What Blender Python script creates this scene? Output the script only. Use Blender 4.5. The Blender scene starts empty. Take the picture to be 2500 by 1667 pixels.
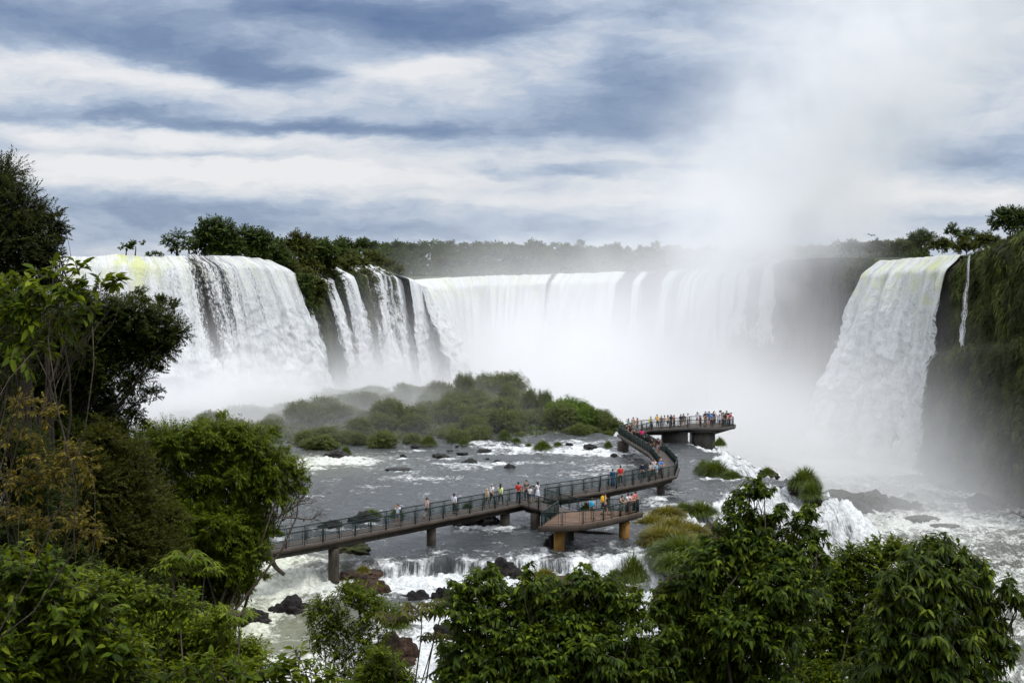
import bpy, bmesh, math, random
import numpy as np
from mathutils import Vector, Matrix, noise as mnoise
sc = bpy.context.scene
COL = sc.collection
R = math.radians
rng = np.random.default_rng(7)
random.seed(7)
# ------------------------------------------------------------------ camera
F = 3800.0; W0, H0 = 2500.0, 1667.0; HZ = 725.0; CZ = 40.0
TH = math.atan((H0/2-HZ)/F)
cam = bpy.data.objects.new('camera', bpy.data.cameras.new('camera')); COL.objects.link(cam)
cam.location = (0, 0, CZ); cam.rotation_euler = (math.pi/2-TH, 0, 0)
cam.data.sensor_width = 36; cam.data.lens = 36*F/W0; cam.data.clip_start = .5; cam.data.clip_end = 20000
sc.camera = cam
def ray(px, py):
    xr = (px-W0/2)/F; u = -(py-H0/2)/F
    return np.array([xr, math.cos(TH)+u*math.sin(TH), -math.sin(TH)+u*math.cos(TH)])
def P(px, py, D):                      # point seen at a photo pixel, D metres ahead
    d = ray(px, py); d = d*(D/d[1]); return np.array([d[0], d[1], CZ+d[2]])
def G(px, py, z):                      # point seen at a photo pixel on the level z
    d = ray(px, py); k = (z-CZ)/d[2]; return np.array([d[0]*k, d[1]*k, z])
# ------------------------------------------------------------------ tags and meshes
def tag(o, label=None, cat=None, group=None, kind=None):
    if label: o['label'] = label
    if cat: o['category'] = cat
    if group: o['group'] = group
    if kind: o['kind'] = kind
    return o
def empty(name, loc, rz=0, parent=None):
    o = bpy.data.objects.new(name, None); COL.objects.link(o); o.location = loc; o.rotation_euler = (0, 0, rz)
    o.empty_display_size = .3
    if parent: o.parent = parent
    return o
def npmesh(name, V, faces, attrs=None, smooth=False, uv=None):
    """V (n,3); faces: list of int arrays (m,3) or (m,4)"""
    me = bpy.data.meshes.new(name); V = np.asarray(V, np.float32)
    me.vertices.add(len(V)); me.vertices.foreach_set('co', V.ravel())
    loops = np.concatenate([np.asarray(f).ravel() for f in faces]).astype(np.int32)
    tot = np.concatenate([np.full(len(f), np.asarray(f).shape[1]) for f in faces]).astype(np.int32)
    st = np.concatenate([[0], np.cumsum(tot)[:-1]]).astype(np.int32)
    me.loops.add(len(loops)); me.loops.foreach_set('vertex_index', loops)
    me.polygons.add(len(tot)); me.polygons.foreach_set('loop_start', st)
    try: me.polygons.foreach_set('loop_total', tot)
    except Exception: pass
    if smooth: me.polygons.foreach_set('use_smooth', np.ones(len(tot), bool))
    me.update(calc_edges=True)
    for k, (dom, arr) in (attrs or {}).items():
        a = me.attributes.new(k, 'FLOAT', dom); a.data.foreach_set('value', np.asarray(arr, np.float32))
    if uv is not None:
        l = me.uv_layers.new(name='UVMap'); l.data.foreach_set('uv', np.asarray(uv, np.float32)[loops].ravel())
    return me
def link(name, me, mat=None, parent=None, loc=None):
    o = bpy.data.objects.new(name, me); COL.objects.link(o)
    if mat and not me.materials: me.materials.append(mat)
    if parent: o.parent = parent
    if loc is not None: o.location = loc
    return o
class MB:                              # collects simple solids into one mesh
    def __init__(s): s.v = []; s.q = []; s.t = []; s.n = 0
    def add(s, V, quads=(), tris=()):
        V = np.asarray(V, float).reshape(-1, 3)
        if len(quads): s.q.append(np.asarray(quads)+s.n)
        if len(tris): s.t.append(np.asarray(tris)+s.n)
        s.v.append(V); s.n += len(V)
    def bar(s, a, b, w, h=None, up=(0, 0, 1)):
        a = np.asarray(a, float); b = np.asarray(b, float); h = h or w
        d = b-a; L = np.linalg.norm(d)
        if L < 1e-6: return
        d /= L; up = np.asarray(up, float)
        if abs(d@up) > .95: up = np.array([0, 1., 0]) if abs(d[1]) < .9 else np.array([1., 0, 0])
        x = np.cross(d, up); x /= np.linalg.norm(x); y = np.cross(x, d)
        c = [-x*w/2-y*h/2, x*w/2-y*h/2, x*w/2+y*h/2, -x*w/2+y*h/2]
        s.add([a+k for k in c]+[b+k for k in c], [(0, 1, 5, 4), (1, 2, 6, 5), (2, 3, 7, 6), (3, 0, 4, 7), (3, 2, 1, 0), (4, 5, 6, 7)])
    def tube(s, pts, rad, n=6, cap=True):
        pts = np.asarray(pts, float); m = len(pts); rad = np.broadcast_to(rad, (m,))
        T = np.gradient(pts, axis=0); T /= np.linalg.norm(T, axis=1)[:, None]+1e-9
        ref = np.array([0, 0, 1.]) if abs(T[:, 2]).mean() < .8 else np.array([1., 0, 0])
        X = np.cross(T, ref); X /= np.linalg.norm(X, axis=1)[:, None]+1e-9; Y = np.cross(X, T)
        a = np.linspace(0, 2*np.pi, n, endpoint=False)
        V = pts[:, None]+rad[:, None, None]*(np.cos(a)[None, :, None]*X[:, None]+np.sin(a)[None, :, None]*Y[:, None])
        i = np.arange(m-1)[:, None]*n; j = np.arange(n)[None]; k = (j+1) % n
        q = np.stack([i+j, i+n+j, i+n+k, i+k], -1).reshape(-1, 4)
        V = V.reshape(-1, 3); t = []
        if cap:
            V = np.concatenate([V, pts[:1], pts[-1:]]); c = m*n
            t = [(c, b, (b+1) % n) for b in range(n)]+[(c+1, (m-1)*n+(b+1) % n, (m-1)*n+b) for b in range(n)]
        s.add(V, q, t)
    def mesh(s, name, **k):
        f = []
        if s.q: f.append(np.concatenate(s.q))
        if s.t: f.append(np.concatenate(s.t))
        return npmesh(name, np.concatenate(s.v), f, **k)
    def build(s, name, mat, parent=None, **k):
        return link(name, s.mesh(name, **k), mat, parent)
# ------------------------------------------------------------------ vectorised gradient noise
_perm = np.random.default_rng(3).permutation(512).astype(np.int64)
_perm = np.concatenate([_perm, _perm])
_g = np.random.default_rng(4).normal(size=(512, 3)); _g /= np.linalg.norm(_g, axis=1)[:, None]
def pn(p):
    p = np.asarray(p, float); i = np.floor(p).astype(np.int64); f = p-i; i &= 255
    u = f*f*f*(f*(f*6-15)+10)
    out = 0
    for dx in (0, 1):
        for dy in (0, 1):
            for dz in (0, 1):
                h = _perm[(_perm[(_perm[(i[..., 0]+dx) & 511]+i[..., 1]+dy) & 511]+i[..., 2]+dz) & 511]
                g = _g[h & 511]; d = f-np.array([dx, dy, dz])
                w = (u[..., 0] if dx else 1-u[..., 0])*(u[..., 1] if dy else 1-u[..., 1])*(u[..., 2] if dz else 1-u[..., 2])
                out = out+w*(g*d).sum(-1)
    return out*1.5
def fbm(p, o=4, lac=2.03, gain=.5):
    s = 0; a = 1.; p = np.asarray(p, float)
    for k in range(o): s = s+a*pn(p+k*17.3); p = p*lac; a *= gain
    return s
def sstep(a, b, x): t = np.clip((x-a)/(b-a), 0, 1); return t*t*(3-2*t)
# ------------------------------------------------------------------ node helper
class NT:
    def __init__(s, tree): s.t = tree; tree.nodes.clear()
    def n(s, typ, ins=None, **k):
        nd = s.t.nodes.new(typ)
        for a, b in k.items(): setattr(nd, a, b)
        for a, b in (ins or {}).items():
            sk = nd.inputs[a]
            if isinstance(b, bpy.types.NodeSocket): s.t.links.new(b, sk)
            elif isinstance(b, bpy.types.Node): s.t.links.new(b.outputs[0], sk)
            else:
                if sk.type == 'RGBA' and len(b) == 3: b = (*b, 1)
                sk.default_value = b
        return nd
    def m(s, op, a, b=None, c=None, clamp=False):
        ins = {0: a}
        if b is not None: ins[1] = b
        if c is not None: ins[2] = c
        return s.n('ShaderNodeMath', ins, operation=op, use_clamp=clamp).outputs[0]
    def vm(s, op, a, b=None):
        ins = {0: a}
        if b is not None: ins[1] = b
        return s.n('ShaderNodeVectorMath', ins, operation=op).outputs[0]
    def ramp(s, fac, stops, interp='LINEAR'):
        nd = s.n('ShaderNodeValToRGB', {0: fac}); e = nd.color_ramp.elements; nd.color_ramp.interpolation = interp
        while len(e) > 1: e.remove(e[-1])
        e[0].position = stops[0][0]; e[0].color = (*stops[0][1], 1)
        for p_, c in stops[1:]:
            k = e.new(p_); k.color = (*c, 1)
        return nd.outputs[0]
    def mr(s, x, a, b, c=0., d=1., smooth=True):
        return s.n('ShaderNodeMapRange', {0: x, 1: a, 2: b, 3: c, 4: d}, interpolation_type='SMOOTHSTEP' if smooth else 'LINEAR').outputs[0]
    def mix(s, f, a, b):
        nd = s.n('ShaderNodeMix', data_type='RGBA'); t = s.t
        for sk, v in ((nd.inputs[0], f), (nd.inputs[6], a), (nd.inputs[7], b)):
            if isinstance(v, bpy.types.NodeSocket): t.links.new(v, sk)
            else: sk.default_value = (*v, 1) if isinstance(v, tuple) and len(v) == 3 else v
        return nd.outputs[2]
    def noise(s, vec, scale, detail=4, rough=.55, dist=0., dim='3D'):
        return s.n('ShaderNodeTexNoise', {'Vector': vec, 'Scale': scale, 'Detail': detail, 'Roughness': rough, 'Distortion': dist}, noise_dimensions=dim).outputs[0]
    def attr(s, name): return s.n('ShaderNodeAttribute', attribute_name=name).outputs['Fac']
def mat(name):
    m = bpy.data.materials.new(name); m.use_nodes = True; return m, NT(m.node_tree)
def simple(name, col, rough=.6, var=.25, scale=3., bump=0., metal=0., spec=.2):
    m, t = mat(name); co = t.n('ShaderNodeTexCoord').outputs['Object']
    nz = t.noise(co, scale, 5)
    dark = tuple(c*(1-var) for c in col); lite = tuple(min(1, c*(1+var)) for c in col)
    base = t.ramp(nz, [(.3, dark), (.7, lite)])
    ins = {'Base Color': base, 'Roughness': rough, 'Metallic': metal, 'Specular IOR Level': spec}
    if bump: ins['Normal'] = t.n('ShaderNodeBump', {'Height': t.noise(co, scale*4, 6), 'Strength': bump, 'Distance': .05}).outputs[0]
    b = t.n('ShaderNodeBsdfPrincipled', ins); t.n('ShaderNodeOutputMaterial', {0: b}); return m
def leafmat(name, cols, rough=.45, trans=.3, spec=.5, clump=0.):
    """cols: dark, mid, light leaf greens picked per leaf"""
    m, t = mat(name); r = t.attr('rnd')
    c = t.ramp(r, [(0, cols[0]), (.5, cols[1]), (1, cols[2])])
    b = t.n('ShaderNodeBsdfPrincipled', {'Base Color': c, 'Roughness': rough, 'Specular IOR Level': spec})
    lc = t.mix(.5, c, tuple(min(1, k*1.5) for k in (cols[2][0], cols[2][1], cols[2][2]*.6)))
    tr = t.n('ShaderNodeBsdfTranslucent', {'Color': lc})
    mx = t.n('ShaderNodeMixShader', {0: trans, 1: b.outputs[0], 2: tr.outputs[0]})
    t.n('ShaderNodeOutputMaterial', {0: mx}); return m
M = {}
# ================================================================== SETTING: water, ground, cliffs
ZS, ZL = 20.7, 2.0                      # level of the middle shelf and of the lower river
def poly_sd(X, Y, pts, closed=False, arc=False):
    """distance to a polyline and inside test for the closed polygon"""
    d = np.full(X.shape, 1e9); ins = np.zeros(X.shape, bool); n = len(pts); s0 = 0.; al = np.zeros(X.shape)
    for i in range(n if closed else n-1):
        a = pts[i]; b = pts[(i+1) % n]; ab = b-a; L = ab@ab
        tu = ((X-a[0])*ab[0]+(Y-a[1])*ab[1])/L; t = np.clip(tu, 0, 1)
        dd = np.hypot(X-a[0]-t*ab[0], Y-a[1]-t*ab[1]); al = np.where(dd < d, s0+np.clip(tu, -.3, 1.3)*L**.5, al); s0 += L**.5
        d = np.minimum(d, dd)
        if closed:
            c = ((a[1] > Y) != (b[1] > Y)) & (X < (b[0]-a[0])*(Y-a[1])/(b[1]-a[1]+1e-12)+a[0]); ins ^= c
    return (d, ins, al) if arc else (d, ins)
lip_px = [(1640, 1400), (1700, 1330), (1705, 1262), (1750, 1237), (1830, 1203), (1905, 1182), (1985, 1176), (1960, 1164), (1900, 1160),
          (1812, 1150), (1790, 1125), (1800, 1100), (1770, 1086)]
lip = [np.array([7.5, 60.]), np.array([8, 95.]), np.array([9.5, 106.])]+[G(x, y, ZS)[:2] for x, y in lip_px]
lip += [np.array(p, float) for p in [(26, 217), (17, 222), (14.5, 232), (15.5, 246), (12, 266), (4, 288), (-6, 312), (-14, 336), (-20, 360), (-26, 400), (-140, 420), (-140, 60)]]
def zshelf(X, Y):
    z = np.full(X.shape, ZS)
    z = z-.5*sstep(129, 120, Y)                        # runs down a little under the walkway
    z = z-.32*sstep(178, 202, Y)
    st = 116.8+.05*X-3.5*sstep(-11, -15, X)+.8*np.sin(X*.9)+.5*np.sin(X*2.3+1)
    k = sstep(.7, -.7, Y-st)
    z = z-1.0*k
    z = z-1.5*sstep(112, 92, Y)
    return z, k, st
def zriver(X, Y):
    d, ins, al = poly_sd(X, Y, lip, True, True)
    wob = 1.6*pn(np.stack([X*.22, Y*.22, X*0], -1))+.7*pn(np.stack([X*.7, Y*.7, X*0+5], -1))
    s = np.where(ins, -d, d)+wob
    zi, k, st = zshelf(X, Y)
    s = s+3.5; g1 = np.clip(s/9, 0, 1); g2 = np.clip((s-8)/11, 0, 1); f = .19*g1**1.15+.81*(.4*g2+.6*g2*g2*(3-2*g2))   # slides out, then plunges
    z = zi*(1-f)+ZL*f
    lu = np.where(f > 0, al, X); lv = np.where(f > 0, s*1.3, st-Y); steep = np.maximum(sstep(.01, .06, f)*(1-sstep(.85, .97, f)), sstep(.9, .2, np.abs(Y-st+.3))*sstep(-10.5, -9, X))
    return z, s, k, f, lu, lv, steep
foam_px = [(760, 1128, 130, 22, .85), (900, 1122, 130, 14, .6), (690, 1150, 60, 25, .6), (1180, 1074, 60, 7, .9), (1240, 1086, 90, 9, .8), (1310, 1098, 120, 8, .6),
           (1430, 1090, 90, 14, 1.), (1480, 1105, 60, 8, .7), (1390, 1073, 60, 6, .6), (1090, 1131, 60, 6, .7), (1150, 1140, 80, 5, .6), (1000, 1166, 70, 8, .7), (1110, 1166, 60, 5, .5),
           (1400, 1160, 110, 8, .6), (1480, 1140, 70, 9, .6), (1300, 1128, 100, 5, .5), (1590, 1222, 50, 22, .7), (1660, 1236, 60, 10, .6), (1560, 1262, 80, 14, .6), (1740, 1168, 90, 4, .6), (1640, 1200, 40, 10, .4),
           (1330, 1332, 30, 14, .7), (1300, 1360, 40, 25, .7), (1180, 1290, 60, 8, .35), (1320, 1262, 60, 9, .4), (1120, 1296, 60, 5, .5),
           (1080, 1398, 250, 20, 1.6), (1330, 1402, 110, 18, 1.4), (1470, 1388, 90, 22, 1.5), (1590, 1385, 60, 30, 1.3), (1270, 1390, 50, 20, 1.), (1010, 1425, 130, 10, .5),
           (1600, 1405, 80, 40, 1.6), (1620, 1470, 70, 50, 1.6), (1560, 1400, 60, 30, 1.2), (640, 1425, 170, 34, 1.), (600, 1478, 100, 30, .95), (690, 1350, 100, 16, .9), (780, 1412, 60, 12, 1.1), (700, 1570, 140, 70, 1.15), (930, 1470, 50, 25, .5), (1090, 1480, 80, 40, 1.), (1000, 1560, 160, 90, 1.2), (640, 1640, 200, 60, 1.1), (870, 1640, 200, 60, 1.1), (1150, 1560, 160, 90, 1.2)]
foam_px += [(x+.3*w_, y+2, .95*w_, 3.5, .75) for x, y, w_ in [(818, 1114, 56), (983, 1116, 14), (1076, 1116, 38), (1013, 1091, 20), (1128, 1107, 25), (1182, 1100, 33), (1147, 1130, 34), (1215, 1129, 20), (970, 1148, 60), (1165, 1284, 100), (675, 1306, 32), (808, 1288, 56), (884, 1277, 74), (1750, 1166, 90), (1600, 1215, 26), (1240, 1290, 26), (1308, 1292, 26), (1057, 1330, 26)]]
silt_px = [(760, 1128, 200, 30, .9), (640, 1425, 200, 60, 1.), (620, 1500, 160, 60, .9), (700, 1350, 120, 16, .8), (860, 1480, 160, 40, .5), (700, 1570, 140, 70, .5)]
def splat(X, Y, lst, z=ZS):
    out = np.zeros(X.shape)
    for px, py, wx, wy, s in lst:
        c = G(px, py, z-.9 if py > 1385 else z); ax = wx*c[1]/F; ay = wy*c[1]**2/(F*(CZ-z))
        out += s*np.exp(-((X-c[0])/ax)**2-((Y-c[1])/ay)**2)
    return out
# grid spaced like equal steps of depression angle, so that near and far water get the same detail
def wgrid(u0, u1, nu, ys):
    u = np.linspace(u0, u1, nu); Y = np.repeat(ys[:, None], nu, 1); X = u[None]*Y; return X, Y
ys = 1/np.linspace(1/88., 1/560., 520)
X, Y = wgrid(-.36, .40, 760, ys)
z, s, k, f, lu, lv, steep = zriver(X, Y)
foam = splat(X, Y, foam_px)*(s < 9)
low = sstep(.86, 1., f)
edge = sstep(.0, .045, f)*(1-low)
foam = np.maximum(foam, edge*1.6)
foam = np.maximum(foam, low*(.42+.9*np.exp(-((X-88)/22)**2-((Y-352)/26)**2)+-.0+.55*np.exp(-((X-68)/13)**2-((Y-262)/16)**2)+.35*np.exp(-((X-50)/20)**2-((Y-205)/25)**2)+.5*sstep(7, 1, s-19)))
leftbase = np.exp(-((X+45)/26)**2-((Y-268)/16)**2); foam = np.maximum(foam, 1.4*leftbase)
silt = np.clip(splat(X, Y, silt_px)*.75+low*.38, 0, 1)
calm = np.exp(-((Y-150)/40)**2)
amp = (.10+.16*np.clip(foam, 0, 1.2))*(1-low)+low*.55+edge*.5
p3 = np.stack([X, Y, X*0], -1)
z = z+amp*(fbm(p3*np.array([.55, .40, 1]), 3)+.55*fbm(p3*np.array([1.9, 1.3, 1])+9, 3))
z = z+edge*.55*pn(p3*np.array([.9, .9, 1])+31)
nu = X.shape[1]; idx = np.arange(X.size).reshape(X.shape)
V = np.stack([X, Y, z], -1).reshape(-1, 3)
q = np.stack([idx[:-1, :-1], idx[:-1, 1:], idx[1:, 1:], idx[1:, :-1]], -1).reshape(-1, 4)
fq = f.reshape(-1)[q].mean(1); xq = V[q[:, 0], 0]; yq = V[q[:, 0], 1]
def watermat():
    m, t = mat('river_water'); co = t.n('ShaderNodeTexCoord').outputs['Object']
    v1 = t.n('ShaderNodeMapping', {'Vector': co, 'Scale': (.75, .55, .9), 'Rotation': (0, 0, .25)}).outputs[0]
    n1 = t.noise(v1, .55, 8, .66, 1.1); n2 = t.noise(v1, 2.8, 6, .7, .6); n3 = t.noise(co, .07, 3)
    fo = t.attr('foam'); si = t.attr('silt'); steep = t.attr('steep')
    sv = t.n('ShaderNodeCombineXYZ', {0: t.attr('lu'), 1: t.m('MULTIPLY', t.attr('lv'), .13), 2: 0.}).outputs[0]
    sn = t.m('ADD', t.m('MULTIPLY', t.noise(sv, 1.1, 6, .68, .25), .55), t.m('MULTIPLY', t.noise(sv, 4.2, 4, .7), .45))
    k = t.m('ADD', t.m('MULTIPLY', fo, .60), t.m('ADD', t.m('MULTIPLY', t.m('SUBTRACT', n1, .5), 1.9), t.m('MULTIPLY', t.m('SUBTRACT', n2, .5), 1.1)))
    k = t.m('ADD', k, t.m('ADD', t.m('MULTIPLY', t.m('SUBTRACT', n3, .5), .6), .10))
    ks = t.m('ADD', t.m('MULTIPLY', fo, .42), t.m('MULTIPLY', t.m('SUBTRACT', sn, .5), 3.0))
    k = t.m('ADD', t.m('MULTIPLY', k, t.m('SUBTRACT', 1., steep)), t.m('MULTIPLY', ks, steep))
    mask = t.mr(k, .26, .66)
    deep = t.mix(si, (.034, .039, .040), (.16, .165, .105))
    fc = t.mix(t.mr(n2, .35, .65), t.mix(si, (.50, .53, .53), (.48, .50, .38)), t.mix(si, (.80, .81, .81), (.72, .74, .62)))
    col = t.mix(mask, deep, fc)
    vb = t.n('ShaderNodeMapping', {'Vector': co, 'Scale': (.7, 1.1, .8)}).outputs[0]
    h = t.m('ADD', t.m('ADD', t.m('MULTIPLY', t.noise(vb, .9, 4, .6), 1.), t.m('MULTIPLY', t.noise(vb, 3.4, 5, .7), .35)), t.m('MULTIPLY', t.m('MULTIPLY', sn, steep), 1.5))
    h = t.m('ADD', h, t.m('MULTIPLY', mask, t.m('MULTIPLY', n2, .9)))
    bp = t.n('ShaderNodeBump', {'Height': h, 'Strength': .9, 'Distance': .42}).outputs[0]
    b = t.n('ShaderNodeBsdfPrincipled', {'Base Color': col, 'Roughness': t.mr(mask, 0, 1, t.mr(t.noise(co, .09, 4, .6, .8), .35, .65, .10, .30), .8), 'Normal': bp, 'IOR': 1.33, 'Specular IOR Level': t.mr(mask, 0, 1, .5, .15)})
    t.n('ShaderNodeOutputMaterial', {0: b}); return m
M['water'] = watermat()
def rockmat(name, a, b, c, sc_=1., rough=.55, moss=None, mosslvl=.55, bump=.9):
    m, t = mat(name); g = t.n('ShaderNodeTexCoord').outputs['Object']
    n1 = t.noise(g, .7*sc_, 6, .6); n2 = t.noise(g, 3.2*sc_, 6, .65)
    col = t.ramp(t.m('ADD', t.m('MULTIPLY', n1, .6), t.m('MULTIPLY', n2, .4)), [(.34, a), (.5, b), (.66, c)])
    if moss:
        up = t.n('ShaderNodeSeparateXYZ', {0: t.n('ShaderNodeNewGeometry').outputs['Normal']}).outputs[2]
        k = t.m('ADD', t.m('MULTIPLY', up, .35), t.noise(g, 1.1*sc_, 5, .6)); col = t.mix(t.mr(k, mosslvl, mosslvl+.2), col, moss)
    bp = t.n('ShaderNodeBump', {'Height': t.m('ADD', n2, n1), 'Strength': bump, 'Distance': .35/sc_}).outputs[0]
    bs = t.n('ShaderNodeBsdfPrincipled', {'Base Color': col, 'Roughness': rough, 'Normal': bp, 'Specular IOR Level': .14}); t.n('ShaderNodeOutputMaterial', {0: bs}); return m
M['rock'] = rockmat('dark_wet_basalt', (.006, .0055, .005), (.014, .012, .011), (.034, .028, .024), 1.4, .62)
M['rockred'] = rockmat('red_brown_rock', (.015, .011, .008), (.040, .024, .016), (.085, .048, .031), 1.6, .6)
M['rockmoss'] = rockmat('mossy_rock', (.008, .007, .006), (.017, .014, .011), (.04, .03, .02), 1.4, .5, (.045, .055, .012), .62)
M['rockgrey'] = rockmat('grey_river_rock', (.012, .012, .012), (.028, .027, .025), (.06, .056, .052), .8, .5)
def take(sel, name, attrs=True):
    qq = q[sel]; u, inv = np.unique(qq, return_inverse=True)
    me = npmesh(name, V[u], [inv.reshape(-1, 4)], {'foam': ('POINT', foam.reshape(-1)[u]), 'silt': ('POINT', silt.reshape(-1)[u]), 'lu': ('POINT', lu.reshape(-1)[u]), 'lv': ('POINT', lv.reshape(-1)[u]), 'steep': ('POINT', steep.reshape(-1)[u])}, smooth=True)
    return link(name, me, M['water'])
onslope = (fq > .02) & (fq < .97) & (yq < 214) & (xq > 5)
a1 = onslope & (yq > 176); a2 = onslope & (yq <= 176) & (yq > 137); a3 = onslope & (yq <= 137)
tag(take(~onslope, 'river'), kind='structure')
tag(take(a1, 'cascade'), 'white cascade sliding off the shelf edge beside the far viewing platform', 'cascade', 'cascades off the shelf edge')
tag(take(a2, 'cascade'), 'broad white cascade pouring off the shelf edge behind the tall foreground treetop', 'cascade', 'cascades off the shelf edge')
tag(take(a3, 'cascade'), 'narrow white cascade dropping beside the grassy brown mound', 'cascade', 'cascades off the shelf edge')
# ---- the ground: one sheet out to the horizon, the valley side below the camera included
gy = np.concatenate([np.linspace(-40, 110, 76), np.array([140, 200, 300, 600, 1200, 3000, 9000.])]); gx = np.concatenate([[-9000, -3000, -900, -300], np.linspace(-140, 140, 90), [300, 900, 3000, 9000.]])
GX, GY = np.meshgrid(gx, gy)
def zground(X, Y):
    z = 38.2-.335*np.clip(Y, -40, 64)
    z = np.where(Y > 64, 38.2-.335*64-.25*(Y-64), z)
    z = np.maximum(z, 24.5-4*sstep(-26, -21, X)*1.+0*X) if False else z
    lb = 23.2*sstep(-19, -25, X)*sstep(120, 100, Y)
    z = np.maximum(z, lb)
    z = z+.5*fbm(np.stack([X*.12, Y*.12, X*0], -1), 3)*(np.abs(X) < 200)
    return np.where((Y > 100) | (np.abs(X) > 200), np.maximum(np.minimum(z, 0), -1.), z)
GZ = zground(GX, GY)
gi = np.arange(GX.size).reshape(GX.shape)
M['soil'] = simple('leaf_litter', (.035, .032, .015), .9, .5, .8, .5)
tag(link('ground', npmesh('ground', np.stack([GX, GY, GZ], -1).reshape(-1, 3), [np.stack([gi[:-1, :-1], gi[:-1, 1:], gi[1:, 1:], gi[1:, :-1]], -1).reshape(-1, 4)], smooth=True), M['soil']), kind='structure')
# ---- rim of the gorge
rim_px = [(-420, 626, 250), (-150, 628, 260), (130, 628, 266), (400, 628, 273), (540, 629, 281), (630, 637, 290), (690, 655, 302), (740, 668, 314), (790, 660, 327), (850, 658, 343), (900, 652, 360),
          (950, 672, 380), (995, 690, 402), (1015, 690, 440), (1000, 690, 485), (1060, 682, 512), (1180, 676, 520), (1320, 672, 516), (1500, 667, 500), (1650, 664, 482), (1760, 655, 465), (1860, 642, 448), (1960, 632, 432),
          (2060, 628, 415), (2130, 632, 396), (2165, 640, 378), (2230, 633, 366), (2300, 629, 355), (2355, 626, 346), (2400, 612, 338), (2450, 588, 326), (2500, 563, 314), (2580, 530, 298), (2720, 470, 275), (2900, 400, 250)]
CR = np.array([P(*p) for p in rim_px])
def crom(t):
    t = np.clip(np.asarray(t, float), 0, len(CR)-1-1e-6); i = np.floor(t).astype(int); u = (t-i)[..., None]
    p0 = CR[np.clip(i-1, 0, len(CR)-1)]; p1 = CR[i]; p2 = CR[i+1]; p3_ = CR[np.clip(i+2, 0, len(CR)-1)]
    return .5*(2*p1+(p2-p0)*u+(2*p0-5*p1+4*p2-p3_)*u*u+(3*p1-p0-3*p2+p3_)*u**3)
def rimn(t):
    d = crom(t+.25)-crom(t-.25); n_ = np.stack([d[..., 1], -d[..., 0], 0*d[..., 0]], -1); return n_/np.linalg.norm(n_, axis=-1)[..., None]
def tpx(px):                           # rim parameter where the rim is seen at photo column px (list order is left to right)
    for i in range(len(rim_px)-1):
        a, b = rim_px[i][0], rim_px[i+1][0]
        if a <= px < b: return i+(px-a)/(b-a)
    return len(rim_px)-1.001
def rimbase(t): return np.where(t < 12.3, ZS-1.5, ZL-2)
nt, nv = 1500, 110
tt = np.linspace(0, len(CR)-1.01, nt); vv = np.linspace(0, 1, nv)
C0 = crom(tt); N0 = rimn(tt); zb = rimbase(tt)
arc = np.concatenate([[0], np.cumsum(np.linalg.norm(np.diff(C0[:, :2], axis=0), axis=1))])
Vv, Tt = np.meshgrid(vv, tt); hgt = C0[:, 2]-zb
rightk = sstep(27.7, 28.4, Tt); ledge = sstep(27.6, 28.6, Tt)
cornerk = sstep(10., 10.8, Tt)*(1-sstep(12.6, 13.2, Tt))
out = 2.5*sstep(0, .05, Vv)+Vv*hgt[:, None]*.12*(1-.9*cornerk)
out = out+ledge*4.5*sstep(.40, .47, Vv)+sstep(13, 14, Tt)*(1-sstep(26, 27.5, Tt))*5*sstep(.45, .7, Vv)*(.5+pn(np.stack([arc[:, None]*.04+Vv*0, Vv*0, Vv*0+3], -1)))
pz = np.stack([arc[:, None]+Vv*0, Vv*hgt[:, None], Vv*0], -1)
disp = 1.6*fbm(pz*np.array([.09, .05, 1]), 3)+.8*np.abs(fbm(pz*np.array([.35, .10, 1])+4, 3))
hang = np.abs(fbm(pz*np.array([.28, .13, 1])+13, 4))   # hanging cushions of grass and moss
hang2 = np.abs(fbm(pz*np.array([.11, .07, 1])+23, 3)); disp = disp+rightk*(2.4*hang+3.2*hang2-1.8)
disp = disp*(1-.5*cornerk)
CLV = C0[:, None]+N0[:, None]*(out+disp*sstep(0, .08, Vv)+0*Vv)[..., None]
CLV[..., 2] = C0[:, None, 2]-Vv*hgt[:, None]-.1+rightk*(.8*fbm(pz*.3+40, 3))
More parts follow.
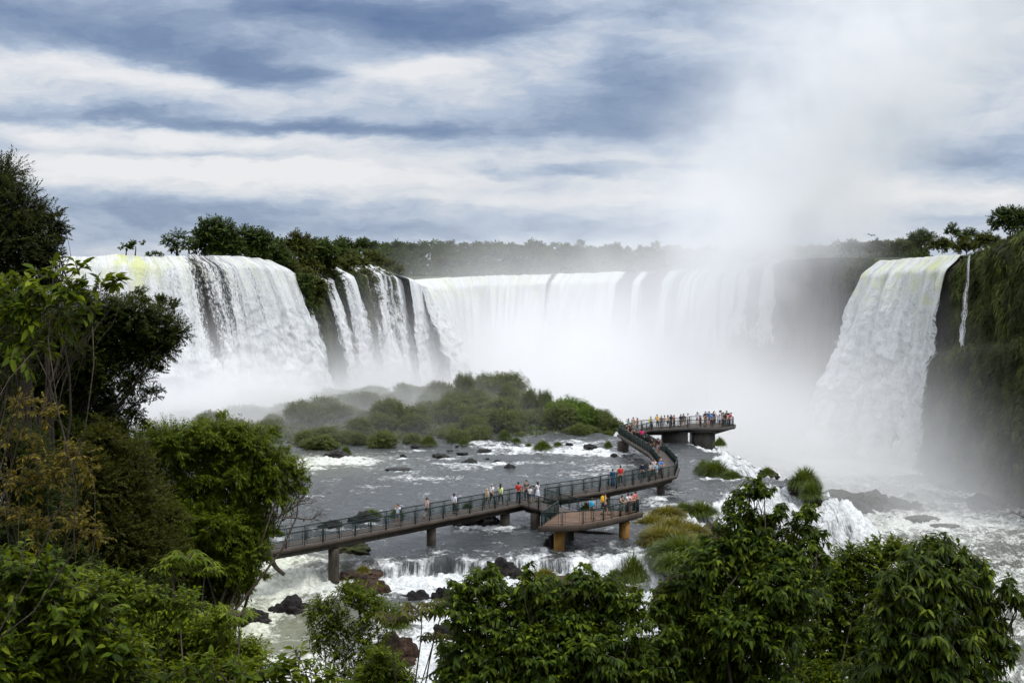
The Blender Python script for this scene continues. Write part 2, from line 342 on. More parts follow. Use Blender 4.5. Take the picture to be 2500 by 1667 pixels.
# back from the rim: the bank above, rising behind the vegetated stretches
ci = np.arange(nt*nv).reshape(nt, nv)
cq = np.stack([ci[:-1, :-1], ci[:-1, 1:], ci[1:, 1:], ci[1:, :-1]], -1).reshape(-1, 4)
green = np.maximum(sstep(5.9, 6.5, Tt)*(1-sstep(11.6, 12.4, Tt))*.75*(1-.35*Vv), rightk*.95)
green = np.maximum(green, sstep(22., 23.5, Tt)*(1-sstep(24.3, 25, Tt))*.8*(1-sstep(.05, .35, Vv)))
def cliffmat():
    m, t = mat('cliff_rock'); g = t.n('ShaderNodeTexCoord').outputs['Object']
    v1 = t.n('ShaderNodeMapping', {'Vector': g, 'Scale': (1, 1, .35)}).outputs[0]
    n1 = t.noise(v1, .16, 6, .6); n2 = t.noise(v1, .8, 6, .65); n3 = t.noise(g, .45, 6, .62)
    rock = t.ramp(t.m('ADD', t.m('MULTIPLY', n1, .55), t.m('MULTIPLY', n2, .45)), [(.35, (.016, .015, .014)), (.5, (.04, .035, .03)), (.66, (.085, .06, .045))])
    gr = t.ramp(n2, [(.3, (.010, .015, .005)), (.5, (.026, .036, .010)), (.7, (.055, .066, .02))])
    k = t.mr(t.m('ADD', t.attr('green'), t.m('MULTIPLY', t.m('SUBTRACT', n3, .5), 1.5)), .35, .6)
    bp = t.n('ShaderNodeBump', {'Height': t.m('ADD', n2, t.m('MULTIPLY', t.noise(v1, 2.5, 5, .7), .6)), 'Strength': 1., 'Distance': .9}).outputs[0]
    b = t.n('ShaderNodeBsdfPrincipled', {'Base Color': t.mix(k, rock, gr), 'Roughness': .75, 'Specular IOR Level': .3, 'Normal': bp}); t.n('ShaderNodeOutputMaterial', {0: b}); return m
M['cliff'] = cliffmat()
tag(link('cliff', npmesh('cliff', CLV.reshape(-1, 3), [cq], {'green': ('POINT', green.reshape(-1))}, smooth=True), M['cliff']), kind='structure')
# plateau behind the rim
tp = np.linspace(0, len(CR)-1.01, 240); pr = crom(tp)-rimn(tp)*.0
ring = [Vector((p[0], p[1], p[2]-.12)) for p in pr]+[Vector((1500, 150, 52)), Vector((4000, 1500, 60)), Vector((4000, 7000, 60)), Vector((-4000, 7000, 60)), Vector((-4000, 1500, 52)), Vector((-900, 240, 47))]
from mathutils.geometry import tessellate_polygon
tri = tessellate_polygon([[Vector((p.x, p.y, 0)) for p in ring]])
M['bank'] = simple('plateau_grass', (.045, .06, .02), .9, .5, .05, .3)
tag(link('terrain', npmesh('terrain', np.array([tuple(p) for p in ring]), [np.array(tri)]), M['bank']), kind='structure')
# ================================================================== WATERFALLS
def fallmat():
    m, t = mat('falling_water'); uv = t.n('ShaderNodeUVMap').outputs[0]
    a = t.n('ShaderNodeMapping', {'Vector': uv, 'Scale': (1., .10, 1)}).outputs[0]
    b_ = t.n('ShaderNodeMapping', {'Vector': uv, 'Scale': (1., .45, 1)}).outputs[0]
    s1 = t.noise(a, .55, 6, .62, .35); s2 = t.noise(b_, 3.4, 6, .74, .3); s3 = t.noise(b_, .5, 4, .6)
    cov = t.attr('cover'); tint = t.attr('tint')
    st = t.m('ADD', t.m('MULTIPLY', s1, .5), t.m('MULTIPLY', s2, .5))
    k = t.m('ADD', cov, t.m('MULTIPLY', t.m('SUBTRACT', st, .5), 3.4))
    al = t.mr(k, .05, .55)
    base = t.mix(t.mr(st, .35, .62), (.42, .45, .47), (.78, .79, .79))
    base = t.mix(t.m('MULTIPLY', tint, t.mr(s3, .4, .62)), base, (.58, .62, .24))
    bp = t.n('ShaderNodeBump', {'Height': t.m('ADD', t.m('MULTIPLY', s1, 1.2), t.m('MULTIPLY', s2, .5)), 'Strength': 1., 'Distance': 1.0}).outputs[0]
    pb = t.n('ShaderNodeBsdfPrincipled', {'Base Color': base, 'Roughness': .6, 'Specular IOR Level': .3, 'Normal': bp})
    tr = t.n('ShaderNodeBsdfTransparent'); mx = t.n('ShaderNodeMixShader', {0: al, 1: tr.outputs[0], 2: pb.outputs[0]})
    t.n('ShaderNodeOutputMaterial', {0: mx}); return m
M['fall'] = fallmat()
def waterfall(label, t0, t1, throw=12., cover=1., gaps=(), drop=1., taper=.0, spread=0., nu_=None, lump=1., tint=.0, top=.25, seed=0, z0=0., wild=.35, tints=(), off=0., v0=-.06, skew=0.):
    L = np.linalg.norm(np.diff(crom(np.linspace(t0, t1, 60))[:, :2], axis=0), axis=1).sum()
    nu_ = nu_ or int(np.clip(L/.45, 24, 360)); nv_ = 110
    s_ = np.linspace(0, 1, nu_); v_ = np.linspace(v0, 1, nv_)
    Sg, Vg = np.meshgrid(s_, v_, indexing='ij'); vp = np.clip(Vg, 0, 1)
    Tg = t0+(t1-t0)*Sg
    c = crom(Tg); n_ = rimn(Tg); hb = (c[..., 2]-rimbase(Tg)); uu = Sg*L; dn = vp*hb
    pz_ = np.stack([uu, dn, uu*0+seed*7.7], -1)
    rag = .5+.5*pn(np.stack([uu*.35, uu*0, uu*0+seed], -1))
    o_ = 1.2+(2.6+off)*sstep(0, .08, Vg)+throw*(1+skew*(1-2*Sg))*vp**.75*(.75+.5*pn(np.stack([uu*.08, uu*0, uu*0+seed+3], -1)))
    o_ = o_+np.minimum(Vg, 0)*80+(off*(1-sstep(0, .08, Vg))+2.6*(1-sstep(0, .08, Vg)) if v0 == 0 else 0)
    o_ = o_+sstep(.0, .15, vp)*lump*(1.3*pn(pz_*np.array([.22, .035, 1]))+.8*pn(pz_*np.array([.6, .07, 1])+5)+.95*sstep(.1, .8, vp)*fbm(pz_*np.array([.45, .28, 1])+9, 3)+.4*sstep(.05, .5, vp)*fbm(pz_*np.array([1.2, .8, 1])+2, 2))
    tang = np.stack([-n_[..., 1], n_[..., 0], 0*n_[..., 0]], -1)
    side = (Sg-.5)*spread*vp
    pos = c+n_*o_[..., None]+tang*side[..., None]
    pos[..., 2] = c[..., 2]+top+z0-hb*drop*vp+.35*np.minimum(Vg, 0)*-10*0+.45*fbm(np.stack([uu*.25, uu*0, uu*0+8+seed], -1), 3)*(1-vp)-.12*(Vg < -.03)
    e = np.minimum(Sg, 1-Sg)*L
    cov_ = cover*np.ones_like(Sg)-sstep(1.6, 0., e)*.9+(wild*pn(np.stack([uu*.25, dn*.02, uu*0+seed+1], -1)))
    for g0, gw, gs in gaps:           # (position 0..1, width in metres, strength)
        cov_ -= gs*np.exp(-((Sg-g0)*L/gw)**2)*(1-.75*sstep(.25, .85, vp))
    cov_ = np.maximum(cov_, .25+.6*sstep(.55, 1., vp)) if taper == 0 else cov_
    if drop < .9: cov_ = cov_-1.1*sstep(.72, 1., vp)
    ti = tint*np.exp(-((vp-.07)/.13)**2)*np.ones_like(Sg)
    for g0, gw, gs in tints: ti = np.maximum(ti, gs*np.exp(-((Sg-g0)*L/gw)**2)*np.exp(-(vp/.25)**2))
    i_ = np.arange(Sg.size).reshape(Sg.shape)
    qd = np.stack([i_[:-1, :-1], i_[:-1, 1:], i_[1:, 1:], i_[1:, :-1]], -1).reshape(-1, 4)
    me = npmesh('waterfall', pos.reshape(-1, 3), [qd], {'cover': ('POINT', cov_.ravel()), 'tint': ('POINT', ti.ravel())}, smooth=True, uv=np.stack([uu+seed*31, dn], -1).reshape(-1, 2))
    return tag(link('waterfall', me, M['fall']), label, 'waterfall', 'waterfalls round the gorge')
waterfall('broad white curtain waterfall on the left with grey rock showing through it', 0, 5.55, 15, 1.0, gaps=[(.585, 1.6, .85), (.64, 3.6, .62), (.615, 1.2, .4), (.69, 2.0, .5), (.53, 1.5, .35), (.75, 1., .35), (.49, 1., .25)], tint=.25, seed=1, wild=.4, tints=[(.47, 4, 1.), (.37, 3, .5), (.57, 2, .5)])
waterfall('white waterfall strand just right of the bushy green crag', 6.95, 7.5, 9, .66, seed=2, wild=.6, spread=4)
waterfall('white waterfall strand falling past a dark overhanging boulder', 7.75, 8.45, 9, .68, seed=3, wild=.6, gaps=[(.45, 1.2, .5)], spread=4)
waterfall('thin grey waterfall strand right of the boulder strand', 8.95, 9.35, 8, .45, seed=14, wild=.6, spread=3)
waterfall('grey waterfall veil at the far corner of the green crag', 9.5, 10.75, 5, .66, seed=4, wild=.6, gaps=[(.2, 2, .4), (.7, 1.5, .4)], spread=3)
waterfall('thin white veil spreading over the outermost corner of the green crag', 10.6, 11.6, 3.5, .85, off=2.5, seed=15, wild=.6, spread=5)
waterfall('wide misty horseshoe waterfall at the back of the gorge', 11.35, 17.2, 14, 1.1, seed=5, wild=.4, tint=.45, lump=1.5, tints=[(.42, 14, .5), (.22, 14, .5)])
waterfall('pale far curtain of falling water right of the horseshoe gap', 17.24, 18.2, 13, 1.0, seed=6, wild=.5, gaps=[(.04, 3, .4)], tint=.2)
waterfall('faint narrow waterfall in mist next to the far curtain', 18.42, 18.58, 9, .85, seed=7, spread=5)
waterfall('faint double waterfall half hidden inside the mist', 18.9, 19.15, 9, .8, seed=8, spread=5)
waterfall('slim misty waterfall on the grey far wall', 20.75, 21.0, 5, .6, seed=9, spread=4, drop=.5)
waterfall('slim white waterfall ending on a boulder of the grey far wall', 21.35, 21.6, 6, .75, seed=10, spread=6, drop=.55)
waterfall('tall broad white waterfall beside the green cliff on the right', 24.75, 28.02, 13.5, 1.05, skew=.42, seed=11, wild=.42, tint=.5, spread=4, lump=2.1, gaps=[(.33, 1.2, .35), (.62, 1., .35), (.85, .8, .3)], tints=[(.8, 8, .8)])
waterfall('thin ribbon waterfall running down the green cliff onto a ledge', 30.35, 30.52, 2., .8, off=5., seed=12, drop=.40, z0=-4.4, v0=0., nu_=24, lump=.3, spread=1)
waterfall('faint broad veil of falling water on the misty far wall', 19.35, 20.65, 7, .42, seed=16, wild=.7, spread=3)
# ================================================================== WALKWAY
ZD = 22.4                               # top of the deck
def concrete(name, c, rust=None, rl=.55):
    m, t = mat(name); g = t.n('ShaderNodeTexCoord').outputs['Object']
    n1 = t.noise(g, 1.1, 6, .6); n2 = t.noise(t.n('ShaderNodeMapping', {'Vector': g, 'Scale': (3, 3, .5)}).outputs[0], 1.5, 5, .6)
    col = t.ramp(t.m('ADD', t.m('MULTIPLY', n1, .5), t.m('MULTIPLY', n2, .5)), [(.34, tuple(k*.4 for k in c)), (.5, c), (.66, tuple(k*1.7 for k in c))])
    if rust: col = t.mix(t.mr(n2, rl-.1, rl+.12), col, rust)
    b = t.n('ShaderNodeBsdfPrincipled', {'Base Color': col, 'Roughness': .75, 'Specular IOR Level': .2, 'Normal': t.n('ShaderNodeBump', {'Height': n1, 'Strength': .4, 'Distance': .05}).outputs[0]})
    t.n('ShaderNodeOutputMaterial', {0: b}); return m
M['deckedge'] = concrete('stained_concrete_edge', (.054, .042, .032), (.040, .027, .018))
M['decktop'] = concrete('wet_brown_paving', (.075, .060, .050), (.07, .066, .062))
M['nearpave'] = concrete('tan_paving', (.155, .092, .058), (.11, .075, .055))
M['pier'] = concrete('dark_damp_concrete', (.055, .046, .034), (.022, .019, .015))
M['pierorange'] = concrete('orange_stained_concrete', (.24, .125, .028), (.06, .045, .03), .58)
M['wallgrey'] = concrete('grey_concrete', (.060, .056, .050), (.035, .032, .028))
M['rail'] = simple('dark_green_paint', (.006, .018, .014), .5, .3, 4.)
main = np.array([(-25.5, 97.5), (-14.3, 112.0), (.45, 133.3), (7.2, 140.8), (12.3, 148.2), (15.2, 153.2), (16.2, 160), (16.35, 174.5), (14.55, 198.8), (17.75, 207.4), (23.6, 211.5)])
br = np.array([(1.6, 132.6), (4.75, 126.6)])
walk = empty('walkway', (0, 130, ZD)); tag(walk, 'long zigzag concrete walkway with green railings crossing the river to the gorge edge', 'walkway')
WO = Vector((0, 130, ZD))
def offs(P_, d):                       # offset of a polyline to its left, mitred
    P_ = np.asarray(P_, float); T = np.diff(P_, axis=0); T /= np.linalg.norm(T, axis=1)[:, None]
    Nn = np.stack([-T[:, 1], T[:, 0]], -1); out_ = []
    for i in range(len(P_)):
        if i == 0: n_ = Nn[0]
        elif i == len(P_)-1: n_ = Nn[-1]
        else: n_ = Nn[i-1]+Nn[i]; n_ = n_/(n_@n_)*2
        out_.append(P_[i]+n_*d)
    return np.array(out_)
def part(mb, name, mt, parent=walk, **k):
    o = mb.build(name, mt, None, **k); o.data.transform(Matrix.Translation(-WO)); o.parent = parent; return o
HW = .88
def sweep(P_, prof):                   # prof: closed list of (side, height)
    mb = MB(); n = len(prof); V_ = []
    for s_, h in prof:
        o_ = offs(P_, s_); V_.append(np.column_stack([o_, np.full(len(o_), ZD+h)]))
    V_ = np.stack(V_, 1); m_ = len(P_); i = np.arange(m_-1)[:, None]*n; j = np.arange(n)[None]; k_ = (j+1) % n
    q_ = np.stack([i+j, i+k_, i+n+k_, i+n+j], -1).reshape(-1, 4); V_ = V_.reshape(-1, 3)
    mb.add(V_, q_); c0 = np.arange(n)
    mb.add(np.concatenate([V_[:n].mean(0)[None], V_[:n]]), [], [(0, 1+(b+1) % n, 1+b) for b in range(n)])
    mb.add(np.concatenate([V_[-n:].mean(0)[None], V_[-n:]]), [], [(0, 1+b, 1+(b+1) % n) for b in range(n)])
    return mb
E = HW+.22
edgeprof = [(-E+.06, -.004), (-E, -.08), (-E, -.20), (-E+.10, -.29), (E-.10, -.29), (E, -.20), (E, -.08), (E-.06, -.004)]
beamprof = [(-.62, -.288), (-.55, -.70), (.55, -.70), (.62, -.288)]
part(sweep(main, beamprof), 'beam', M['pier']); part(sweep(br, beamprof), 'beam', M['pier'])
part(sweep(main, edgeprof), 'deck', M['deckedge'])
part(sweep(br, edgeprof), 'deck', M['deckedge'])
def strip(P_, w_, h):
    mb = MB(); a = offs(P_, w_); b = offs(P_, -w_); n = len(P_)
    mb.add(np.concatenate([np.column_stack([a, np.full(n, ZD+h)]), np.column_stack([b, np.full(n, ZD+h)])]), [(n+i, n+i+1, i+1, i) for i in range(n-1)]); return mb
part(strip(main, HW+.12, .004), 'deck_paving', M['decktop'])
part(strip(np.array([(1.2, 133.35), (4.95, 126.2)]), HW+.12, .008), 'deck_paving', M['decktop'])
def slab(poly, h, depth, name, mt, round_=.10):
    """a platform slab with a rounded edge"""
    P_ = np.asarray(poly, float); n = len(P_); c = P_.mean(0); mb = MB(); rings = []
    for ins, hh in ((round_*.8, h), (0, h-.08), (0, h-depth+.1), (.12, h-depth), (.9, h-depth-.02)):
        d_ = c-P_; d_ = d_/np.linalg.norm(d_, axis=1)[:, None]; rings.append(np.column_stack([P_+d_*ins, np.full(n, ZD+hh)]))
    V_ = np.concatenate(rings); q_ = [(r*n+i, r*n+(i+1) % n, (r+1)*n+(i+1) % n, (r+1)*n+i) for r in range(4) for i in range(n)]
    mb.add(np.concatenate([V_, [[c[0], c[1], ZD+h]], [[c[0], c[1], ZD+h-depth-.02]]]), [tuple(reversed(a)) for a in q_], [(5*n, i, (i+1) % n) for i in range(n)]+[(5*n+1, 4*n+(i+1) % n, 4*n+i) for i in range(n)])
    return part(mb, name, mt)
def dense(pts, n=4):
    pts = np.asarray(pts, float); o_ = []
    for i in range(len(pts)):
        a, b = pts[i], pts[(i+1) % len(pts)]; o_ += [a+(b-a)*k_/n for k_ in range(n)]
    return np.array(o_)
near_poly = [(2.0, 119.0), (3.9, 119.3), (5.6, 120.0), (7.3, 121.9), (8.8, 124.0), (10.2, 126.2), (10.75, 127.2), (10.3, 127.9), (8, 127.75), (5.3, 127.9), (3.7, 126.2)]
slab(near_poly, .012, .46, 'viewing_platform', M['deckedge'])
NP = np.array(near_poly); cN = NP.mean(0)
mb = MB(); Q = NP+(cN-NP)*.06; mb.add(np.column_stack([np.vstack([Q, cN]), np.full(len(Q)+1, ZD+.018)]), [], [(len(Q), i, (i+1) % len(Q)) for i in range(len(Q))])
o = part(mb, 'platform_paving', M['nearpave'])
far_poly = [(17.0, 206.3), (18.4, 205.9), (23.7, 209.2), (28.4, 208.9), (30.4, 211.4), (31.0, 215), (30.2, 217.6), (27.5, 218.0), (24.6, 216.2), (23.3, 213.9), (17.3, 209.1)]
slab(far_poly, .012, .36, 'viewing_platform', M['wallgrey'])
mb = MB(); FP = np.array(far_poly); cF = FP.mean(0); Q = FP+(cF-FP)*.05; mb.add(np.column_stack([np.vstack([Q, cF]), np.full(len(Q)+1, ZD+.018)]), [], [(len(Q), i, (i+1) % len(Q)) for i in range(len(Q))])
part(mb, 'platform_paving', M['decktop'])
# massive supports of the far platform: a solid wall, a second block, and haunches under the slab
def box(name, mt, x0, x1, y0, y1, z0, z1, taper=0, tx=0):
    mb = MB(); mb.add([(x0, y0, z0), (x1, y0, z0), (x1, y1, z0), (x0, y1, z0), (x0-tx, y0-taper, z1), (x1+tx, y0-taper, z1), (x1+tx, y1+taper, z1), (x0-tx, y1+taper, z1)],
           [(3, 2, 1, 0), (4, 5, 6, 7), (0, 1, 5, 4), (1, 2, 6, 5), (2, 3, 7, 6), (3, 0, 4, 7)]); return part(mb, name, mt)
box('support_wall', M['wallgrey'], 20.4, 23.75, 209.6, 212.4, 19, ZD-.35)
box('support_wall', M['wallgrey'], 24.7, 27.5, 210.2, 216, 19, ZD-.35)
box('haunch', M['wallgrey'], 23.76, 27.55, 209.65, 215.5, ZD-.7, ZD-.355, .1, 0)
mb = MB(); mb.add([(27.5, 210.2, ZD-.95), (27.5, 216, ZD-.95), (27.5, 210.2, ZD-.36), (27.5, 216, ZD-.36), (30.3, 212, ZD-.36), (30.3, 216, ZD-.36)], [(0, 2, 3, 1), (2, 4, 5, 3), (0, 1, 5, 4)], [(0, 4, 2), (1, 3, 5)]); part(mb, 'haunch', M['wallgrey'])
mb = MB(); mb.add([(17.6, 206.8, ZD-.78), (20.4, 209.0, ZD-.95), (20.4, 211.4, ZD-.95), (17.4, 208.5, ZD-.78), (17.6, 206.8, ZD-.4), (20.4, 209.0, ZD-.4), (20.4, 211.4, ZD-.4), (17.4, 208.5, ZD-.4)], [(3, 2, 1, 0), (4, 5, 6, 7), (0, 1, 5, 4), (1, 2, 6, 5), (2, 3, 7, 6), (3, 0, 4, 7)]); part(mb, 'haunch', M['wallgrey'])
def pier(x, y, zb_, r=.4, mt='pier', top=-.60):
    mb = MB(); zz = np.array([zb_, zb_+.3, (zb_+ZD)/2, ZD+top]); mb.tube([(x, y, k_) for k_ in zz], [r*1.08, r, r, r], 20); return part(mb, 'pier', M[mt], smooth=False)
for x, y, zb_, r, mt_, tp_ in [(-13.0, 113.0, 19.2, .40, 'pier', -.7), (-6.4, 122.9, 19.0, .37, 'pier', -.7), (-.6, 131.3, 19.0, .41, 'pier', -.7), (1.95, 129.7, 19.0, .41, 'pier', -.5), (3.7, 121.4, 18.6, .43, 'pierorange', -.4), (4.6, 125.2, 18.8, .40, 'pier', -.4),
                               (9.1, 125.7, 18.6, .43, 'pierorange', -.4), (8.6, 142.4, 19, .41, 'pier', -.7), (14.6, 152.3, 19.2, .40, 'pier', -.7), (16.1, 171.3, 19.2, .45, 'pier', -.7), (14.1, 197.2, 19.2, .72, 'pier', -.7)]:
    pier(x, y, zb_, r, mt_, tp_)
# railings: each panel a mesh of its own
def panel(a, b):
    a = np.array([*a, ZD]); b = np.array([*b, ZD]); d = (b-a)[:2]; L = np.linalg.norm(d); u = np.array([*(d/L), 0]); Z = np.array([0, 0, 1.]); mb = MB()
    g = .06; A, B = a+u*g, b-u*g
    mb.bar(A+Z*1.04, B+Z*1.04, .075, .06)
    mb.bar(A+u*.05+Z*.12, B-u*.05+Z*.12, .035, .035)
    posts = [A, B]+([(A+B)/2] if L > 1.9 else [])
    for p in posts: mb.bar(p-Z*.12, p+Z*1.01, .06, .06); mb.bar(p-Z*.16, p-Z*.02, .13, .10)
    for p in ([A+u*.22, B-u*.22]+([(A+B)/2-u*.22, (A+B)/2+u*.22] if L > 1.9 else [])):
        mb.bar(p+Z*.12, p+Z*1.01, .03, .03)
    n = max(2, int(L/.075)); s_ = np.linspace(.06, L-.06, n)
    for k_ in s_: mb.bar(a+u*k_+Z*.12, a+u*k_+Z*1.01, .009, .009)
    for hh in np.arange(.24, 1.0, .12): mb.bar(A+Z*hh, B+Z*hh, .009, .009)
    return part(mb, 'railing_panel', M['rail'])
def railing(pts, L=3.5):
    for i in range(len(pts)-1):
        a, b = np.asarray(pts[i], float), np.asarray(pts[i+1], float); d = np.linalg.norm(b-a); n = max(1, int(round(d/L)))
        for k_ in range(n): panel(a+(b-a)*k_/n, a+(b-a)*(k_+1)/n)
lft = offs(main, HW); rgt = offs(main, -HW)
railing([*lft[:9], (16.75, 208.0), (17.4, 208.8), (23.2, 213.6), (24.7, 215.9), (27.6, 217.7), (29.95, 217.3)])
bl = offs(br, HW); brr = offs(br, -HW)
railing([rgt[0], rgt[1], (.62, 132.1)])
railing([(2.75, 134.2), *rgt[3:9], (18.5, 206.3), (23.7, 209.45), (28.3, 209.15), (30.15, 211.5), (30.6, 215), (29.95, 217.3)])
railing([(.62, 132.1), (3.8, 126.1), (2.25, 119.25)])
railing([(2.75, 134.2), (5.45, 127.65), (8.0, 127.5), (10.2, 127.6)])
railing([(2.25, 119.25), (3.85, 119.55), (5.5, 120.25), (7.2, 122.1), (8.65, 124.2), (10.2, 126.6), (10.4, 127.2), (10.2, 127.6)], 2.6)
# ================================================================== PEOPLE
M['skin'] = simple('skin', (.42, .26, .18), .55, .12, 8)
M['skin2'] = simple('tanned_skin', (.26, .14, .09), .55, .12, 8)
_cm = {}
def cloth(c):
    k = tuple(round(x, 3) for x in c)
    if k not in _cm: _cm[k] = simple('fabric', k, .8, .18, 9)
    return _cm[k]
HAIRB = simple('black_hair', (.010, .009, .009), .45, .3, 20); HAIRN = simple('brown_hair', (.05, .028, .016), .5, .3, 20); HAIRG = simple('grey_hair', (.28, .27, .26), .6, .2, 20)
SHOE = simple('shoe_leather', (.03, .03, .03), .5, .2, 9)
def pose(kind):
    """joint positions, facing -Y, 1.70 m tall"""
    J = dict(pel=(0, 0, .95), sp=(0, -.01, 1.13), ch=(0, -.005, 1.31), nk=(0, 0, 1.45), hd=(0, -.02, 1.57), ht=(0, -.01, 1.675))
    for s, n in ((-1, 'l'), (1, 'r')):
        J.update({n+'hip': (s*.095, 0, .90), n+'kn': (s*.105, -.015, .50), n+'an': (s*.11, .02, .085), n+'toe': (s*.125, -.15, .03),
                  n+'sh': (s*.18, 0, 1.385), n+'el': (s*.235, .03, 1.12), n+'wr': (s*.235, -.05, .89), n+'ha': (s*.23, -.08, .80)})
    def st(**k): J.update(k)
    if kind == 'walk': st(lkn=(-.10, -.17, .52), lan=(-.10, -.22, .10), ltoe=(-.10, -.38, .06), rkn=(.10, .03, .49), ran=(.10, .27, .14), rtoe=(.10, .14, .035), lel=(-.24, .12, 1.13), lwr=(-.23, .13, .90), lha=(-.23, .12, .81), rel=(.24, -.07, 1.13), rwr=(.22, -.22, .95), rha=(.21, -.29, .89))
    if kind == 'rail': st(sp=(0, -.03, 1.12), ch=(0, -.09, 1.29), nk=(0, -.13, 1.42), hd=(0, -.17, 1.53), ht=(0, -.16, 1.635), lsh=(-.18, -.10, 1.365), rsh=(.18, -.10, 1.365), lel=(-.26, -.24, 1.14), rel=(.26, -.24, 1.14), lwr=(-.15, -.42, 1.08), rwr=(.15, -.42, 1.08), lha=(-.07, -.47, 1.085), rha=(.07, -.47, 1.085))
    if kind == 'photo': st(lel=(-.25, -.20, 1.24), rel=(.25, -.20, 1.24), lwr=(-.13, -.33, 1.47), rwr=(.13, -.33, 1.47), lha=(-.06, -.35, 1.55), rha=(.06, -.35, 1.55))
    if kind == 'point': st(rel=(.37, -.10, 1.52), rwr=(.55, -.20, 1.68), rha=(.62, -.24, 1.74), lel=(-.30, .02, 1.16), lwr=(-.17, -.10, 1.05), lha=(-.12, -.14, 1.02))
    if kind == 'chat': st(rel=(.25, -.03, 1.13), rwr=(.12, -.24, 1.10), rha=(.05, -.30, 1.12), lan=(-.14, .05, .085), ltoe=(-.19, -.11, .03))
    return {k: np.array(v, float) for k, v in J.items()}
def skin(nodes, edges, root, sub=1):
    """grow one closed surface round a skeleton; nodes: name -> (position, radius)"""
    names = list(nodes); me = bpy.data.meshes.new('skeleton'); bm = bmesh.new(); lay = bm.verts.layers.skin.verify(); vs = {}
    for k_ in names:
        p, r = nodes[k_]; v = bm.verts.new(p); r = r if isinstance(r, tuple) else (r, r); v[lay].radius = r; v[lay].use_root = k_ == root; vs[k_] = v
    for a, b in edges: bm.edges.new((vs[a], vs[b]))
    bm.to_mesh(me); bm.free(); o = bpy.data.objects.new('skeleton', me); COL.objects.link(o)
    md = o.modifiers.new('skin', 'SKIN'); md.use_smooth_shade = True
    if sub: m2 = o.modifiers.new('sub', 'SUBSURF'); m2.levels = sub; m2.render_levels = sub
    bpy.context.view_layer.update(); dg = bpy.context.evaluated_depsgraph_get(); out_ = bpy.data.meshes.new_from_object(o.evaluated_get(dg))
    bpy.data.objects.remove(o); return out_
LIMBS = [(s+a, s+b) for s in 'lr' for a, b in (('hip', 'kn'), ('kn', 'an'), ('an', 'toe'), ('sh', 'el'), ('el', 'wr'), ('wr', 'ha'))]
def bodymesh(kind):
    J = pose(kind); r = dict(pel=(.135, .10), sp=(.125, .095), ch=(.15, .105), nk=.055, hd=(.078, .095), ht=.06)
    for s in 'lr': r.update({s+'hip': .095, s+'kn': .060, s+'an': .040, s+'toe': .035, s+'sh': .058, s+'el': .043, s+'wr': .030, s+'ha': .036})
    ed = [('pel', 'sp'), ('sp', 'ch'), ('ch', 'nk'), ('nk', 'hd'), ('hd', 'ht')]+LIMBS+[('pel', 'lhip'), ('pel', 'rhip'), ('ch', 'lsh'), ('ch', 'rsh')]
    me = skin({k_: (J[k_], r[k_]) for k_ in J}, ed, 'pel')
    bm = bmesh.new(); bm.from_mesh(me); mb = MB(); h = J['hd']
    mb.tube([h+(0, -.085, .02), h+(0, -.115, -.015)], [.008, .016], 5)                        # nose
    for s in (-1, 1):
        mb.tube([h+(s*.078, .0, -.02), h+(s*.088, .005, .0), h+(s*.08, .01, .03)], [.008, .016, .008], 5)   # ears
        n = 'l' if s < 0 else 'r'; w_, e_ = J[n+'ha'], J[n+'wr']; d = (w_-e_)/np.linalg.norm(w_-e_); sd_ = np.cross(d, (0, 1, .2)); sd_ /= np.linalg.norm(sd_)
        fw = np.cross(sd_, d)
        for i_, L_ in enumerate((.070, .080, .075, .058)):                                     # four fingers, curled, and a thumb
            b_ = w_+sd_*(i_-1.5)*.017+d*.01; mb.tube([b_, b_+d*L_*.5+fw*.004, b_+d*L_*.85+fw*.022], [.0085, .008, .006], 5)
        b_ = e_+d*.03+sd_*s*.03; mb.tube([b_, b_+d*.03+sd_*s*.02+fw*.01, b_+d*.055+sd_*s*.022+fw*.02], [.010, .009, .007], 5)
    m2 = mb.mesh('tmp'); bm.from_mesh(m2); bm.to_mesh(me); bm.free(); bpy.data.meshes.remove(m2); me.name = 'body'; return me
def topmesh(kind, sl):
    J = pose(kind); nodes = {'pel': (J['pel']+(0, 0, -.02), (.155, .12)), 'sp': (J['sp'], (.145, .115)), 'ch': (J['ch'], (.168, .122)), 'nk': (J['nk']+(0, 0, -.03), .075)}
    ed = [('pel', 'sp'), ('sp', 'ch'), ('ch', 'nk')]
    for s in 'lr':
        nodes[s+'sh'] = (J[s+'sh'], .078 if sl else .066)
        ed.append(('ch', s+'sh'))
        if sl == 1: nodes[s+'el'] = (J[s+'sh']*.35+J[s+'el']*.65, .064); ed.append((s+'sh', s+'el'))
        if sl == 2: nodes[s+'el'] = (J[s+'el'], .058); nodes[s+'wr'] = (J[s+'wr'], .045); ed += [(s+'sh', s+'el'), (s+'el', s+'wr')]
    return skin(nodes, ed, 'sp')
def legmesh(kind, ln):
    J = pose(kind); nodes = {'pel': (J['pel']+(0, 0, .03), (.150, .115)), 'c': (J['pel']+(0, 0, -.06), (.12, .11))}; ed = [('pel', 'c')]
    for s in 'lr':
        nodes[s+'hip'] = (J[s+'hip']+(0, 0, -.03), .112); nodes[s+'kn'] = (J[s+'hip']*.25+J[s+'kn']*.75 if ln == 0 else J[s+'kn'], .092 if ln == 0 else .078); ed += [('c', s+'hip'), (s+'hip', s+'kn')]
        if ln: nodes[s+'an'] = (J[s+'an']+(0, 0, .03), .060); ed.append((s+'kn', s+'an'))
    return skin(nodes, ed, 'pel')
def skirtmesh(kind, top_, bot, r0, r1):
    mb = MB(); zz = np.linspace(top_, bot, 6); mb.tube([(0, .0, z_) for z_ in zz], np.linspace(r0, r1, 6), 14); return mb.mesh('skirt', smooth=True)
